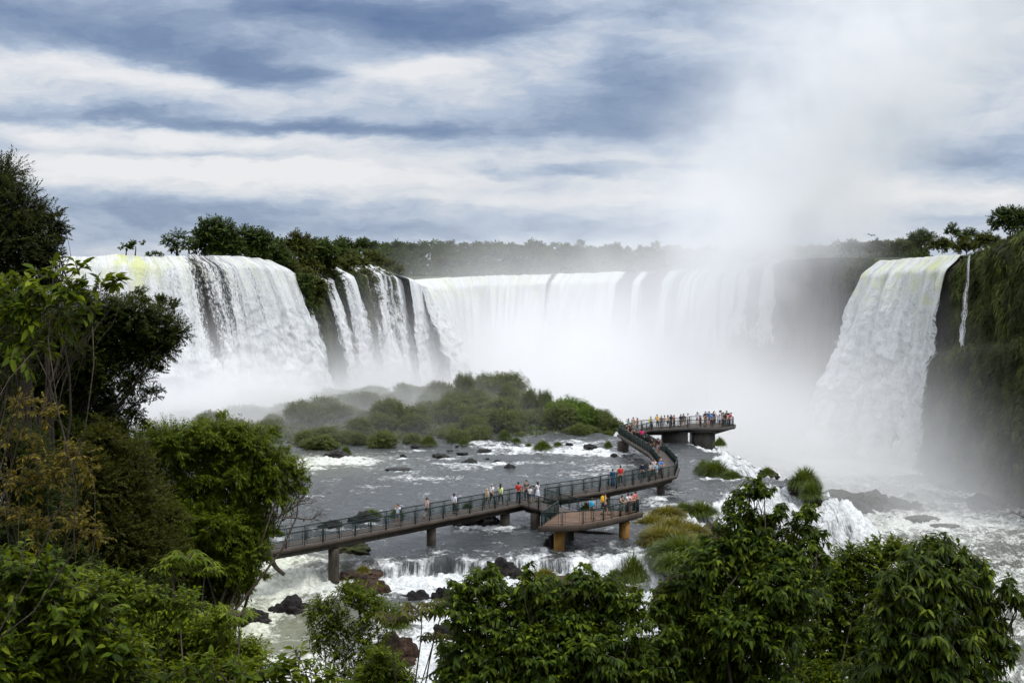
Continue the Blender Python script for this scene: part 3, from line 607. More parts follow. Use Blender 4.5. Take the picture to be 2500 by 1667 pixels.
def hairmesh(kind, ln):
    h = pose(kind)['hd']; mb = MB(); u = np.linspace(0, np.pi, 9); w_ = np.linspace(0, 2*np.pi, 15)[:-1]
    V_ = np.stack([np.sin(u)[:, None]*np.cos(w_)*.096, np.sin(u)[:, None]*np.sin(w_)*.115, np.cos(u)[:, None]+0*w_], -1)
    V_[..., 2] = np.where(V_[..., 2] > 0, V_[..., 2]*.115, V_[..., 2]*.09); V_[..., 1] += .022; V_[..., 2] += .03
    if ln: back = (V_[..., 1] > .0); V_[..., 2] = np.where(back & (V_[..., 2] < .05), V_[..., 2]*(ln*4.2)-.03, V_[..., 2]); V_[..., 1] = np.where(back & (V_[..., 2] < -.1), V_[..., 1]*.75+.035, V_[..., 1])
    V_[..., 2] = np.where((V_[..., 1] < -.035), np.maximum(V_[..., 2], .055), V_[..., 2])
    i = np.arange(8)[:, None]*14; j = np.arange(14)[None]; k_ = (j+1) % 14
    mb.add(V_.reshape(-1, 3)+h, np.stack([i+j, i+14+j, i+14+k_, i+k_], -1).reshape(-1, 4)); return mb.mesh('hair', smooth=True)
def packmesh(kind):
    J = pose(kind); mb = MB(); c = J['ch']+(0, .20, -.10); a = np.linspace(0, 2*np.pi, 13)[:-1]; pr = [(-.24, .6), (-.22, .95), (-.1, 1.05), (.08, 1.), (.2, .8), (.25, .4)]
    V_ = np.array([[np.sign(np.cos(x))*abs(np.cos(x))**.6*.15*k_, np.sign(np.sin(x))*abs(np.sin(x))**.6*.095*k_, h] for h, k_ in pr for x in a]); n = 12
    q_ = [(r*n+i, r*n+(i+1) % n, (r+1)*n+(i+1) % n, (r+1)*n+i) for r in range(5) for i in range(n)]
    mb.add(np.concatenate([V_, [[0, 0, -.24], [0, 0, .26]]])+c, q_, [(6*n, (i+1) % n, i) for i in range(n)]+[(6*n+1, 5*n+i, 5*n+(i+1) % n) for i in range(n)])
    for s in (-1, 1): mb.tube([c+(s*.1, -.05, .2), J['nk']+(s*.12, -.0, .03), J['ch']+(s*.13, -.13, -.02), c+(s*.12, -.12, -.2)], .018, 5)
    return mb.mesh('backpack', smooth=True)
def shoemesh(kind):
    J = pose(kind); o_ = []
    for s in 'lr':
        mb = MB(); a, b = J[s+'an'], J[s+'toe']; d = b-a; d[2] = 0; d /= np.linalg.norm(d)
        mb.tube([a-d*.06+(0, 0, -.045), a+(0, 0, -.03), a+d*.10+(0, 0, -.045), b+d*.03+(0, 0, .008)], [.035, .052, .048, .03], 8); o_.append(mb.mesh('shoe', smooth=True))
    return o_
_pm = {}
def pm(key, fn, *a):
    k_ = (key, *a)
    if k_ not in _pm: _pm[k_] = fn(*a)
    return _pm[k_]
npeople = 0
def person(at, face, kind, label, top, legs, hair='short', hc=HAIRB, sleeve=1, ln=0, pack=None, size=1., group=None, skin_='skin', hood=False, dress=None, z=ZD):
    """at: photo pixel of the feet on the deck or plan point; face: heading in degrees, 0 looks away from the camera, 90 to the right"""
    global npeople
    p = G(at[0], at[1], z+.02) if at[1] > 600 else np.array([at[0], at[1], z+.02])
    npeople += 1
    e = empty('person', p, R(180-face)); e.scale = (size,)*3; tag(e, label, 'person', group)
    def put(name, me, mt):
        o = bpy.data.objects.new(name, me); COL.objects.link(o); o.parent = e
        if not me.materials: me.materials.append(None)
        o.material_slots[0].link = 'OBJECT'; o.material_slots[0].material = mt; return o
    put('body', pm('body', bodymesh, kind), M[skin_])
    put('shirt', pm('top', topmesh, kind, sleeve), cloth(top))
    if dress is None: put('trousers' if ln else 'shorts', pm('leg', legmesh, kind, ln), cloth(legs))
    else: put('skirt', pm('skirt', skirtmesh, kind, 1.0, dress, .15, .24), cloth(legs))
    put('hair' if not hood else 'hood', pm('hair', hairmesh, kind, {'short': 0, 'long': 1., 'verylong': 1.8}[hair]), cloth(hood) if hood else hc)
    for me_ in pm('shoe', shoemesh, kind): put('shoe', me_, SHOE)
    if pack: put('backpack', pm('pack', packmesh, kind), cloth(pack))
    return e
W_ = (.72, .72, .72); BK = (.015, .015, .018); NV = (.02, .03, .07); RED = (.55, .02, .02); GY = (.10, .10, .11); DK = (.03, .03, .035); TAN = (.42, .30, .18); DEN = (.12, .18, .30)
gA = 'visitors on the walkway'; gF = 'visitors crowding the far viewing platform'; gN = 'visitors on the near viewing platform'
person((971, 1281), 195, 'photo', 'woman in light blue top and denim shorts raising an orange phone', (.50, .62, .75), DEN, 'short', HAIRN, 1, 0, size=.95, group=gA)
ph = MB(); ph.bar((-.04, 0, 0), (.04, 0, 0), .015, .15); pp = G(971, 1281, ZD+.02); o = ph.build('phone', simple('orange_case', (.8, .22, .10), .4), None); o.location = (pp[0]-.09, pp[1]-.32, ZD+1.5); tag(o, 'orange phone held up by the woman in denim shorts', 'phone')
person((1042, 1266), 35, 'walk', 'person in pink grey sleeveless top and dark shorts walking away on the left walkway', (.50, .38, .36), (.03, .06, .07), 'short', HAIRN, 0, 0, group=gA)
person((1109, 1253), 40, 'stand', 'woman with dark hair in white top and black trousers on the left walkway', (.66, .66, .70), BK, 'long', HAIRB, 2, 1, size=.97, group=gA)
person((1189, 1238), 40, 'walk', 'person in a tan hooded jacket walking beside the white shirted man', TAN, (.12, .11, .10), 'short', HAIRB, 2, 1, size=.93, hood=(.50, .33, .17), group=gA)
person((1201, 1231), 40, 'walk', 'grey haired man in white shirt and dark trousers on the walkway', W_, DK, 'short', HAIRG, 1, 1, size=1.03, group=gA)
person((1222, 1231), 30, 'walk', 'woman with very long black hair and yellow green top', (.58, .68, .28), (.04, .045, .03), 'verylong', HAIRB, 2, 1, group=gA)
person((.55, 133.0), 20, 'chat', 'man in red shirt standing where the two walkways join', RED, NV, 'short', HAIRB, 1, 1, size=1.03, group=gA)
person((1.25, 134.3), 200, 'chat', 'man in dark grey shirt facing the red shirted man', (.09, .10, .09), DK, 'short', HAIRB, 1, 1, size=1.05, group=gA)
person((1.55, 132.6), 30, 'stand', 'child in white shirt standing behind the floral dress', W_, DEN, 'short', HAIRB, 1, 0, size=.83, group=gA)
person((2.2, 133.6), 310, 'chat', 'woman in pale floral dress where the walkways join', (.55, .55, .60), (.50, .52, .58), 'long', HAIRB, 1, 0, dress=.30, group=gA)
person((1446, 1266), 20, 'stand', 'person with bright blue backpack and black shorts on the near platform', (.35, .40, .40), BK, 'short', HAIRN, 1, 0, pack=(.02, .32, .55), size=.98, group=gN)
person((1476, 1257), 60, 'walk', 'walking man in grey vest carrying a yellow backpack', (.10, .11, .11), (.03, .035, .05), 'long', HAIRB, 0, 0, pack=(.72, .42, .03), size=1.08, group=gN)
person((8.75, 124.95), 128, 'rail', 'woman with long dark hair and black tank top leaning on the near platform rail', DK, (.30, .33, .38), 'long', HAIRB, 0, 0, group=gN)
person((9.3, 125.7), 125, 'rail', 'dark haired woman in white top at the near platform rail', (.62, .60, .60), DK, 'long', HAIRB, 1, 1, size=1.04, group=gN)
person((9.62, 126.15), 122, 'rail', 'woman in pale pink top leaning beside the coral shirted man', (.68, .34, .32), (.15, .12, .12), 'short', HAIRB, 1, 0, group=gN)
person((9.95, 126.75), 115, 'rail', 'man in coral red shirt at the tip of the near platform', (.62, .14, .14), DK, 'short', HAIRB, 1, 1, size=1.06, group=gN)
person((9.35, 144.2), 340, 'stand', 'woman in long dark blue clothes beside the tall red shirted man', (.012, .05, .10), (.012, .05, .10), 'short', HAIRB, 2, 0, dress=.12, size=.96, group=gA)
person((10.15, 145.2), 350, 'chat', 'tall man in red shirt and black trousers on the middle walkway', RED, BK, 'short', HAIRB, 1, 1, size=1.08, group=gA)
person((12.55, 149.4), 0, 'stand', 'person in dark navy clothes near the walkway bend', (.012, .018, .04), (.012, .015, .03), 'short', HAIRB, 2, 1, size=1., group=gA)
person((13.3, 149.9), 130, 'rail', 'person in pale grey top at the rail by the walkway bend', (.42, .38, .36), GY, 'long', HAIRB, 2, 1, size=.97, group=gA)
person((14.05, 151.0), 140, 'stand', 'child in sky blue shirt leaning out by the walkway bend', (.10, .45, .70), W_, 'short', HAIRN, 1, 0, size=.85, group=gA)
person((14.5, 151.9), 150, 'rail', 'balding man in bright blue shirt at the walkway bend', (.04, .25, .62), DK, 'short', M['skin'], 1, 1, size=1.06, group=gA)
person((13.95, 152.4), 170, 'stand', 'woman in white floral top behind the sky blue child', (.62, .52, .50), GY, 'long', HAIRN, 1, 1, group=gA)
person((14.7, 153.6), 185, 'stand', 'dark haired person in brown top behind the bright blue shirt', (.10, .04, .03), DK, 'short', HAIRB, 1, 1, size=1.05, group=gA)
person((15.75, 175.2), 170, 'walk', 'man in black shirt walking nearest the left rail of the rising walkway', (.018, .012, .014), (.03, .03, .03), 'short', HAIRB, 1, 0, size=1.06, skin_='skin2', group=gA)
person((16.4, 174.2), 175, 'walk', 'man in dark maroon shirt and grey shorts walking towards the camera', (.03, .012, .015), (.22, .22, .24), 'short', HAIRB, 1, 0, size=1.06, skin_='skin2', group=gA)
person((15.65, 187.5), 5, 'walk', 'woman in hot pink top and black skirt walking away', (.75, .015, .20), BK, 'long', HAIRB, 1, 0, dress=.55, size=1.02, skin_='skin2', group=gA)
for i, (x, y, f_, lab, c, hc) in enumerate([(14.6, 191.5, 10, 'person in black beside the left rail behind the hot pink top', BK, HAIRB), (15.05, 193.4, 190, 'person in charcoal top with pale bag strap on the rising walkway', GY, HAIRB), (15.5, 192.0, 0, 'person in teal grey top just behind the hot pink top', (.10, .16, .16), HAIRN), (14.4, 195.2, 20, 'person in dark grey hood furthest up the rising walkway', DK, HAIRB), (14.95, 196.4, 200, 'person in dark brown top near the walkway corner', (.06, .04, .03), HAIRN)]):
    person((x, y), f_, 'walk' if i % 2 else 'stand', lab, c, DK, 'short' if i % 2 else 'long', hc, 1, 1, group=gA)
person((15.25, 203.5), 330, 'photo', 'woman in teal top with hands raised at the walkway corner', (.12, .30, .30), (.5, .4, .35), 'long', HAIRN, 0, 0, group=gA)
person((15.95, 204.4), 20, 'stand', 'man in beige shirt at the walkway corner', (.48, .36, .25), (.4, .33, .26), 'short', HAIRN, 1, 1, size=1.06, group=gA)
person((16.5, 204.2), 60, 'point', 'person in red brown top pointing one arm out over the falls', (.30, .12, .09), DK, 'short', HAIRB, 0, 1, group=gA)
fp = [((18.5, 207.0), 85, 'walk', 'walker in blue hood and purple top with lime yellow backpack', (.16, .12, .28), DK, dict(hood=(.05, .12, .5), pack=(.72, .75, .03), ln=1)),
      ((19.6, 209.2), 340, 'rail', 'man in yellow shirt on the far platform', (.78, .42, .01), DK, dict(ln=1, size=1.08)),
      ((20.0, 208.1), 10, 'stand', 'man in grey shirt standing before the yellow shirt', (.08, .10, .10), DEN, dict(ln=1, size=1.)),
      ((20.5, 208.9), 300, 'walk', 'bare shouldered person in light blue shorts on the far platform', (.45, .25, .17), (.18, .42, .60), dict(sleeve=0)),
      ((21.0, 209.2), 60, 'walk', 'woman in white tank top and black shorts on the far platform', (.6, .58, .56), DK, dict(sleeve=0, hair='long')),
      ((21.4, 209.0), 20, 'stand', 'woman with long dark hair in black top on the far platform', DK, (.05, .05, .08), dict(hair='long', ln=1, size=1.05)),
      ((21.85, 209.4), 330, 'photo', 'person in maroon sleeveless top on the far platform', (.22, .07, .07), BK, dict(sleeve=0, ln=1)),
      ((22.9, 210.8), 340, 'stand', 'person in black clothes left of the dark grey jacket', BK, (.10, .09, .08), dict()),
      ((23.2, 210.1), 10, 'stand', 'big man in dark grey jacket at the middle of the far platform', (.07, .08, .085), (.20, .17, .15), dict(size=1.08, sleeve=2)),
      ((24.0, 212.0), 270, 'chat', 'man in white shirt and black trousers on the far platform', W_, BK, dict(ln=1, size=1.02)),
      ((25.4, 213.0), 20, 'photo', 'woman in white vest and blue pattern at the left end of the crowd', (.55, .55, .72), (.3, .2, .25), dict(hair='short', sleeve=0, size=1.08)),
      ((25.6, 211.0), 60, 'chat', 'short person in dark red top in the crowd', (.10, .025, .025), DK, dict(ln=1, size=.9)),
      ((26.3, 211.8), 80, 'rail', 'person in brown top with arms out in the crowd', (.08, .05, .035), GY, dict(size=1.0)),
      ((26.7, 214.5), 10, 'stand', 'person in navy jacket at the back of the crowd', NV, DK, dict(ln=1, sleeve=2, size=1.06)),
      ((27.3, 215.2), 350, 'photo', 'person in royal blue jacket at the back of the crowd', (.03, .12, .34), DK, dict(ln=1, sleeve=2, size=1.05)),
      ((27.65, 213.2), 30, 'stand', 'tall man in dark blue shirt in the crowd', (.025, .045, .10), BK, dict(ln=1, size=1.1)),
      ((28.2, 216.5), 20, 'stand', 'person in white shirt and white cap at the back of the crowd', W_, GY, dict(hood=(.75, .75, .75), ln=1, size=1.1)),
      ((27.1, 210.9), 40, 'stand', 'man in medium blue shirt at the front of the crowd', (.10, .22, .52), DK, dict(ln=1, size=1.06)),
      ((28.75, 215.0), 300, 'stand', 'man in white shirt with black hair in the crowd', W_, DK, dict(ln=1, size=1.1)),
      ((28.15, 210.6), 200, 'stand', 'woman in lavender white top at the front rail of the crowd', (.52, .54, .66), DEN, dict(hair='short', size=1.)),
      ((29.1, 216.4), 10, 'stand', 'person in black cap and grey shirt at the back of the crowd', (.16, .16, .16), DK, dict(hood=(.02, .02, .02), ln=1, size=1.08)),
      ((26.6, 210.2), 180, 'stand', 'small child in pink at the front rail of the far platform', (.62, .22, .26), (.6, .3, .3), dict(size=.62)),
      ((29.0, 213.0), 60, 'photo', 'person in khaki camouflage top in the crowd', (.16, .17, .10), DK, dict(ln=1, size=1.05)),
      ((29.05, 211.5), 30, 'stand', 'person in black top with pale sleeves near the tip of the far platform', DK, (.10, .10, .12), dict(ln=1, hair='long', size=1.04)),
      ((29.6, 214.2), 20, 'stand', 'tallest man in black jacket near the tip of the far platform', (.02, .025, .02), DK, dict(ln=1, sleeve=2, size=1.14)),
      ((29.35, 212.3), 340, 'chat', 'person in light grey top next to the red shirts', (.40, .42, .46), DEN, dict(ln=1)),
      ((29.75, 212.7), 70, 'chat', 'person in red shirt with white print near the platform tip', (.62, .02, .03), DK, dict(ln=1, size=1.02)),
      ((30.0, 213.8), 95, 'rail', 'person in red shirt leaning out at the very tip of the far platform', (.58, .02, .03), DEN, dict(ln=1, size=1.04))]
for at, f_, kd, lab, top, legs, kw in fp: person(at, f_, kd, lab, top, legs, group=gF, **kw)
# ================================================================== ROCKS, GRASS TUFTS, LOG
def icov(sub):
    bm = bmesh.new(); bmesh.ops.create_icosphere(bm, subdivisions=sub, radius=1)
    v = np.array([x.co[:] for x in bm.verts]); f = np.array([[x.index for x in a.verts] for a in bm.faces]); bm.free(); return v, f
IV, IF = icov(5)
def rockmesh(seed, rough=.35, flat=.0):
    p = IV.copy(); n = p/np.linalg.norm(p, axis=1)[:, None]
    r = 1+rough*fbm(n*1.1+seed*5.1, 3)+.10*fbm(n*4.5+seed, 3)
    cell = np.abs(fbm(n*2.2+seed*3.3, 2)); r = r+rough*.5*cell
    p = n*r[:, None]; p[:, 2] = np.where(p[:, 2] > 0, p[:, 2], p[:, 2]*.6)
    if flat: p[:, 2] = np.minimum(p[:, 2], flat+.12*fbm(n*3+seed, 3))
    return npmesh('rock', p, [IF], smooth=True)
RK = [rockmesh(i, .45) for i in range(7)]+[rockmesh(20+i, .4, .45) for i in range(3)]
def rock(px, py, wpx, label, k=None, h=.55, z=None, mt='rock', deep=.9, group='rocks in the river', yaw=None, sink=.15):
    z = ZS if z is None else z; c = G(px, py, z); rad = wpx*c[1]/F/2; k = rng.integers(0, 7) if k is None else k
    me = RK[k].copy(); me.materials.clear(); me.materials.append(M[mt])
    o = bpy.data.objects.new('rock', me); COL.objects.link(o); hz_ = h*rad*2
    o.location = (c[0], c[1]+rad*deep*.9, z-hz_*sink); o.scale = (rad, rad*deep, hz_*.85); o.rotation_euler = (0, 0, rng.uniform(-.5, .5) if yaw is None else yaw)
    return tag(o, label, 'rock', group)
M['rockisle'] = rockmat('mossy_grey_rock', (.014, .015, .012), (.034, .036, .028), (.075, .075, .06), .9, .75, (.026, .032, .016), .66)
ZN = 19.2
for a in [(818, 1114, 56, 'dark rock with a grass tuft on its right end near the left foam patch', 1, .30), (983, 1116, 14, 'small pointed rock left of the flat rocks in mid river', 2, .6), (1076, 1116, 38, 'jagged low rock in mid river with foam behind it', 3, .28),
          (1013, 1091, 20, 'low rock just left of the bushy tuft in mid river', 4, .3), (1098, 1100, 17, 'thin flat rock between the bushy tuft and the small green tuft', 7, .25), (1128, 1107, 25, 'flat topped rock below the small green tuft', 8, .3),
          (1182, 1100, 33, 'broad low rock furthest right in the upper river', 9, .3), (1147, 1130, 34, 'slanted rock with white water streaming round it', 5, .35), (1215, 1129, 20, 'small rounded dark rock right of the slanted rock', 6, .4),
          (1245, 1143, 24, 'small brown rock with a sprig of green on it', 0, .5), (970, 1148, 60, 'wide flat ledge barely breaking the surface in mid river', 7, .18), (1115, 1091, 9, 'tiny rock under the small green tuft', 2, .4), (1190, 1121, 10, 'tiny rock beside the rounded dark rock', 1, .4),
          (1165, 1284, 100, 'big dark boulder under the walkway left of a pier', 3, .42), (1200, 1277, 36, 'dark boulder squeezed against the pier under the walkway', 4, .6),
          (675, 1306, 32, 'smooth oval rock seen through the leftmost railing', 6, .35), (808, 1288, 56, 'long dark rock seen through the left railing', 5, .35), (884, 1277, 74, 'dark grassy rock behind the left railing', 1, .4), (1440, 1092, 30, 'dark rock in the white water left of the rising walkway', 2, .3), (1390, 1085, 18, 'tiny rock in white water below the islet', 3, .3), (1500, 1112, 14, 'wet stone beside the rising walkway foot', 6, .5)]:
    rock(*a[:4], k=a[4], h=a[5], mt='rockgrey' if a[1] < 1200 else 'rock')
for a in [(850, 1352, 90, 'dark mossy rock hump beneath the left walkway span', 2, .42, 'rockmoss'), (880, 1416, 150, 'brown ledge rock that the leftmost pier stands on', 9, .36, 'rockred'), (745, 1406, 95, 'wet black rock with a veil of water left of the brown ledge', 5, .32, 'rock'),
          (897, 1450, 98, 'orange brown boulder topped with grass', 0, .45, 'rockred'), (700, 1508, 104, 'big black boulder in the lower rapids', 1, .52, 'rock'), (622, 1526, 78, 'black boulder touching the left side of the biggest boulder', 3, .5, 'rock'),
          (1019, 1484, 80, 'rounded brown black boulder right of the grassy boulder', 4, .52, 'rock'), (1080, 1458, 40, 'small round boulder with water curling round it', 6, .7, 'rock'), (1222, 1412, 82, 'pointed dark boulder in the white rapids', 2, .62, 'rock'), (1269, 1416, 48, 'smooth black stone leaning against the pointed boulder', 6, .45, 'rock'),
          (1612, 1392, 38, 'lone dark boulder in the cascade below the grassy mound', 5, .66, 'rock'), (1390, 1392, 130, 'flat brown rock slab awash under the near platform', 8, .16, 'rockred'), (1345, 1340, 36, 'dark upright rock against the orange pier', 1, 1.1, 'rock'), (1440, 1448, 230, 'flat reddish rock bench behind the tree tops', 9, .24, 'rockred'),
          (965, 1600, 95, 'rust coloured rock with hanging grass near the bottom', 0, .6, 'rockred'), (1095, 1548, 60, 'black rock half hidden behind leaves in the lower white water', 3, .5, 'rock'), (1660, 1500, 120, 'dark red rock wall right of the lower cascade', 4, .8, 'rockred')]:
    rock(*a[:4], k=a[4], h=a[5], z=20.2 if a[1] < 1355 else ZN-(.8 if a[1] > 1470 else 0), mt=a[6])
for a in [(2100, 1252, 215, 'large flat topped rock island greyed by spray in the lower river', 9, .62), (2010, 1250, 120, 'lower left shoulder of rocks beside the large rock island', 7, .5), (2200, 1244, 84, 'angular dark rock right of the rock island', 3, .36), (2238, 1243, 42, 'square dark rock at the edge of the white rapids', 5, .5), (2226, 1216, 26, 'round rock inside the white rapids', 6, .6),
          (2273, 1206, 15, 'small stone in the white rapids', 2, .6), (2255, 1200, 12, 'tiny stone above the small stone in the rapids', 4, .6), (2290, 1212, 20, 'low stone right of the white rapids', 1, .5), (2344, 1224, 56, 'flat rock pointing out from the cliff foot', 8, .35), (2255, 1272, 84, 'greyed low rock in the smooth lower river', 7, .26), (2315, 1288, 60, 'faint low rock furthest down in the lower river', 8, .28), (2275, 1180, 130, 'dark rock shelf at the foot of the green cliff', 9, .3), (2345, 1195, 110, 'second dark rock shelf along the cliff foot', 7, .35), (2420, 1240, 90, 'rounded rock heap below the green cliff', 3, .4),
          (1920, 1022, 60, 'misty boulder below the slim far waterfall', 2, .5)]:
    rock(*a[:4], k=a[4], h=a[5], z=ZL, mt='rockisle', group='rocks in the lower river')
for a in [(1876, 1160, 44, 'dark stone carrying the small mossy tuft on the shelf edge', 2, .5), (1970, 1190, 66, 'dark rock on the outer shelf edge under the bright hanging tuft', 4, .4), (1986, 1218, 40, 'wet rock face below the bright hanging tuft', 1, .7), (1752, 1164, 92, 'low wet rock under the large round grass mound', 8, .2)]:
    rock(*a[:4], k=a[4], h=a[5], z=ZS-.25, sink=.35)
# ---- grass tufts
def bladesmesh(n, h, spread, w, seed, arch=1., name='grass'):
    r = np.random.default_rng(seed); a = r.uniform(0, 2*np.pi, n); rad = np.sqrt(r.uniform(0, 1, n))
    b = np.stack([np.cos(a)*rad*spread*.75, np.sin(a)*rad*spread*.75, r.uniform(-.05, .05, n)*h], -1)
    L = h*r.uniform(.6, 1.1, n)*(1-.35*rad**2); lean = rad*r.uniform(.5, 1.2, n)*arch+r.uniform(0, .25, n); aa = a+r.normal(0, .5, n)
    o_ = np.stack([np.cos(aa), np.sin(aa), 0*a], -1); sd_ = np.stack([-np.sin(aa), np.cos(aa), 0*a], -1)*w
    t_ = [0, .4, .75, 1.]; rows = []
    for k_ in t_:
        p = b+o_*(L*np.sin(np.minimum(lean*k_, 2.2))*k_**1.1)[:, None]; p[:, 2] += L*(k_*np.cos(np.minimum(lean*k_*1.1, 2.0)))
        rows += [p-sd_*(1-k_)**.6*.5, p+sd_*(1-k_)**.6*.5] if k_ < 1 else [p]
    V_ = np.stack(rows, 1).reshape(-1, 3); i = np.arange(n)[:, None]*7
    q_ = np.concatenate([i+np.array([[0, 1, 3, 2]]), i+np.array([[2, 3, 5, 4]])]); t3 = i+np.array([[4, 5, 6]])
    rn = r.uniform(0, 1, n); return npmesh(name, V_, [q_, t3], {'rnd': ('FACE', np.concatenate([rn, rn, rn]))})
M['grass'] = leafmat('river_grass', [(.018, .034, .004), (.056, .088, .010), (.13, .165, .022)], .55, .3, .3)
M['grassy'] = leafmat('yellowing_grass', [(.040, .042, .006), (.12, .115, .014), (.24, .20, .035)], .6, .3, .3)
TF = [bladesmesh(1500, 1, 1, .055, i, 1.75) for i in range(4)]
for me in TF: me.materials.append(M['grass'])
TY = [bladesmesh(1500, 1, 1, .055, 10+i, 1.6) for i in range(2)]
for me in TY: me.materials.append(M['grassy'])
def tuft(px, py, wpx, label, h=.6, z=None, yel=False, dy=0., zoff=0., group='grass tufts in the river', name='grass_tuft', cat='grass tuft'):
    z = ZS if z is None else z; c = G(px, py, z); rad = wpx*c[1]/F/2
    o = bpy.data.objects.new(name, (TY if yel else TF)[rng.integers(0, 2 if yel else 4)]); COL.objects.link(o)
    o.location = (c[0], c[1]+rad*.8+dy, z-.1+zoff); o.scale = (rad, rad, h*rad*2*1.0); o.rotation_euler = (0, 0, rng.uniform(0, 6)); return tag(o, label, cat, group)
for a in [(843, 1106, 26, 'grass tuft on the right end of the dark rock near the left foam', .9), (1046, 1084, 40, 'bushy grass tuft in the upper river', .7), (1131, 1083, 22, 'small green tuft right of the bushy tuft', .8), (1232, 1070, 34, 'rounded tuft at the start of the white riffle', .8), (1260, 1078, 24, 'tuft just right of the rounded tuft', .6), (1325, 1095, 44, 'wide bushy tuft below the white riffle', .6), (1362, 1086, 20, 'small tuft above the wide bushy tuft', .6), (1485, 1090, 22, 'pale tuft in white water left of the rising walkway', .8), (1290, 1088, 16, 'tiny tuft between the white riffle and the wide tuft', .6),
          (1247, 1138, 9, 'sprig of grass on the small brown rock', .9), (1759, 1086, 30, 'dark tuft at the foot of the far platform', .8), (1586, 1080, 30, 'grey tuft behind the rising walkway', .8), (1876, 1158, 38, 'small mossy tuft on the shelf edge', .6), (1750, 1162, 84, 'large round grass mound on the dark sliding water', .55), (1722, 1154, 50, 'left hump of grass joined to the large round mound', .8), (1790, 1168, 52, 'low right hump of grass by the large round mound', .5), (1970, 1186, 78, 'bright grass tuft hanging on the outer shelf edge', .7), (1985, 1214, 56, 'drooping grass below the bright tuft on the outer shelf edge', .9), (1432, 1250, 34, 'round dark bush in the water behind the near platform railing', .9), (968, 1262, 34, 'tall grass behind the woman with the orange phone', 1.0), (905, 1262, 50, 'low grass on the rock behind the left railing', .5), (1140, 1242, 24, 'grass clump seen through the railing near the dark haired woman', .9)]:
    tuft(*a[:4], h=a[4])
for a in [(915, 1348, 28, 'tuft on the mossy hump beneath the left span', .7, .8), (885, 1432, 34, 'yellow green grass on top of the orange brown boulder', .6, 1.1), (930, 1446, 24, 'golden grass on the right shoulder of the orange brown boulder', .7, .5), (965, 1580, 70, 'hanging grass on the rust coloured rock', .7, 1.2), (1548, 1440, 74, 'tall round grass tuft standing by the reddish bench', 1.15, .6), (1505, 1425, 40, 'short green grass left of the tall round tuft', .7, .5), (1330, 1432, 60, 'yellow grass fringe on the reddish bench', .4, .7), (1350, 1452, 40, 'green fringe on the left end of the reddish bench', .5, .7)]:
    tuft(*a[:4], h=a[4], z=ZN, yel='ellow' in a[3] or 'golden' in a[3], zoff=a[5])
# grassy mound on the right: low rock core plus its cover of tufts
rock(1690, 1372, 200, 'red brown rocky mound overgrown with grass at the shelf edge', 2, .24, z=19.5, mt='rockred', group=None, deep=1.5, yaw=.2)
for px, py, w_, h_, lb in [(1742, 1322, 100, .5, 'bare red rock block on the right side of the grassy mound'), (1765, 1350, 70, .6, 'dark red rock face above the cascade beside the mound'), (1700, 1300, 50, .4, 'low red rock at the top of the grassy mound')]:
    rock(px, py, w_, lb, z=19.6, h=h_, mt='rockred', group='red rocks of the mound')
for px, py, w_, h_, yl, lb in [(1598, 1300, 66, .75, 1, 'olive tuft at the left foot of the rocky mound'), (1632, 1278, 62, .6, 1, 'golden tuft on the left crest of the rocky mound'), (1672, 1268, 42, .85, 0, 'short round tuft at the crest of the rocky mound'), (1716, 1270, 56, .85, 0, 'round tuft at the right crest of the rocky mound'), (1655, 1318, 74, .65, 1, 'golden tuft in the middle of the rocky mound'), (1692, 1326, 62, .7, 1, 'golden tuft beside bare red rock on the mound'),
                               (1622, 1345, 78, .8, 1, 'long olive tuft low on the left of the mound'), (1668, 1388, 92, .9, 0, 'longest drooping tuft at the front of the mound'), (1606, 1328, 60, .7, 1, 'yellowing tuft on the left flank of the mound'), (1628, 1378, 62, .9, 0, 'dark green tuft at the waterline of the mound'), (1650, 1412, 66, .9, 0, 'drooping tuft lowest on the mound over the cascade'), (1704, 1362, 66, .8, 1, 'olive tuft below the bare red rock of the mound'), (1660, 1350, 70, .8, 1, 'olive gold tuft in the lower middle of the mound')]:
    tuft(px, py, w_*1.5, lb, h_*.56, 20.0, bool(yl), zoff=.1+.55*max(0, 1-((px-1665)/90)**2), group='grass on the rocky mound')
# the stranded log
mb = MB(); a = G(1400, 1314, 20.1); b = G(1625, 1322, 20.1); pts = [a+(b-a)*k_+np.array([0, .0, .25+.10*math.sin(k_*7)]) for k_ in np.linspace(0, 1, 14)]
pts[0][2] += .35; pts[1][2] += .15; mb.tube(pts, np.array([.30, .46, .40, .36, .36, .34, .33, .35, .33, .31, .30, .28, .24, .18])*1.05, 12)
M['log'] = simple('wet_black_wood', (.022, .016, .012), .5, .5, 3, .6)
tag(mb.build('log', M['log'], smooth=True), 'black waterlogged tree trunk lying behind the orange piers', 'log')
mb = MB(); a = G(1520, 1318, 20.2); b = G(1640, 1298, 20.6); mb.tube([a, (a+b)/2+(0, 0, .1), b], [.16, .14, .06], 8)
tag(mb.build('driftwood', simple('bleached_wood', (.24, .15, .09), .8, .4, 4, .4)), 'pale brown branch lying on the log towards the rocky mound', 'driftwood')
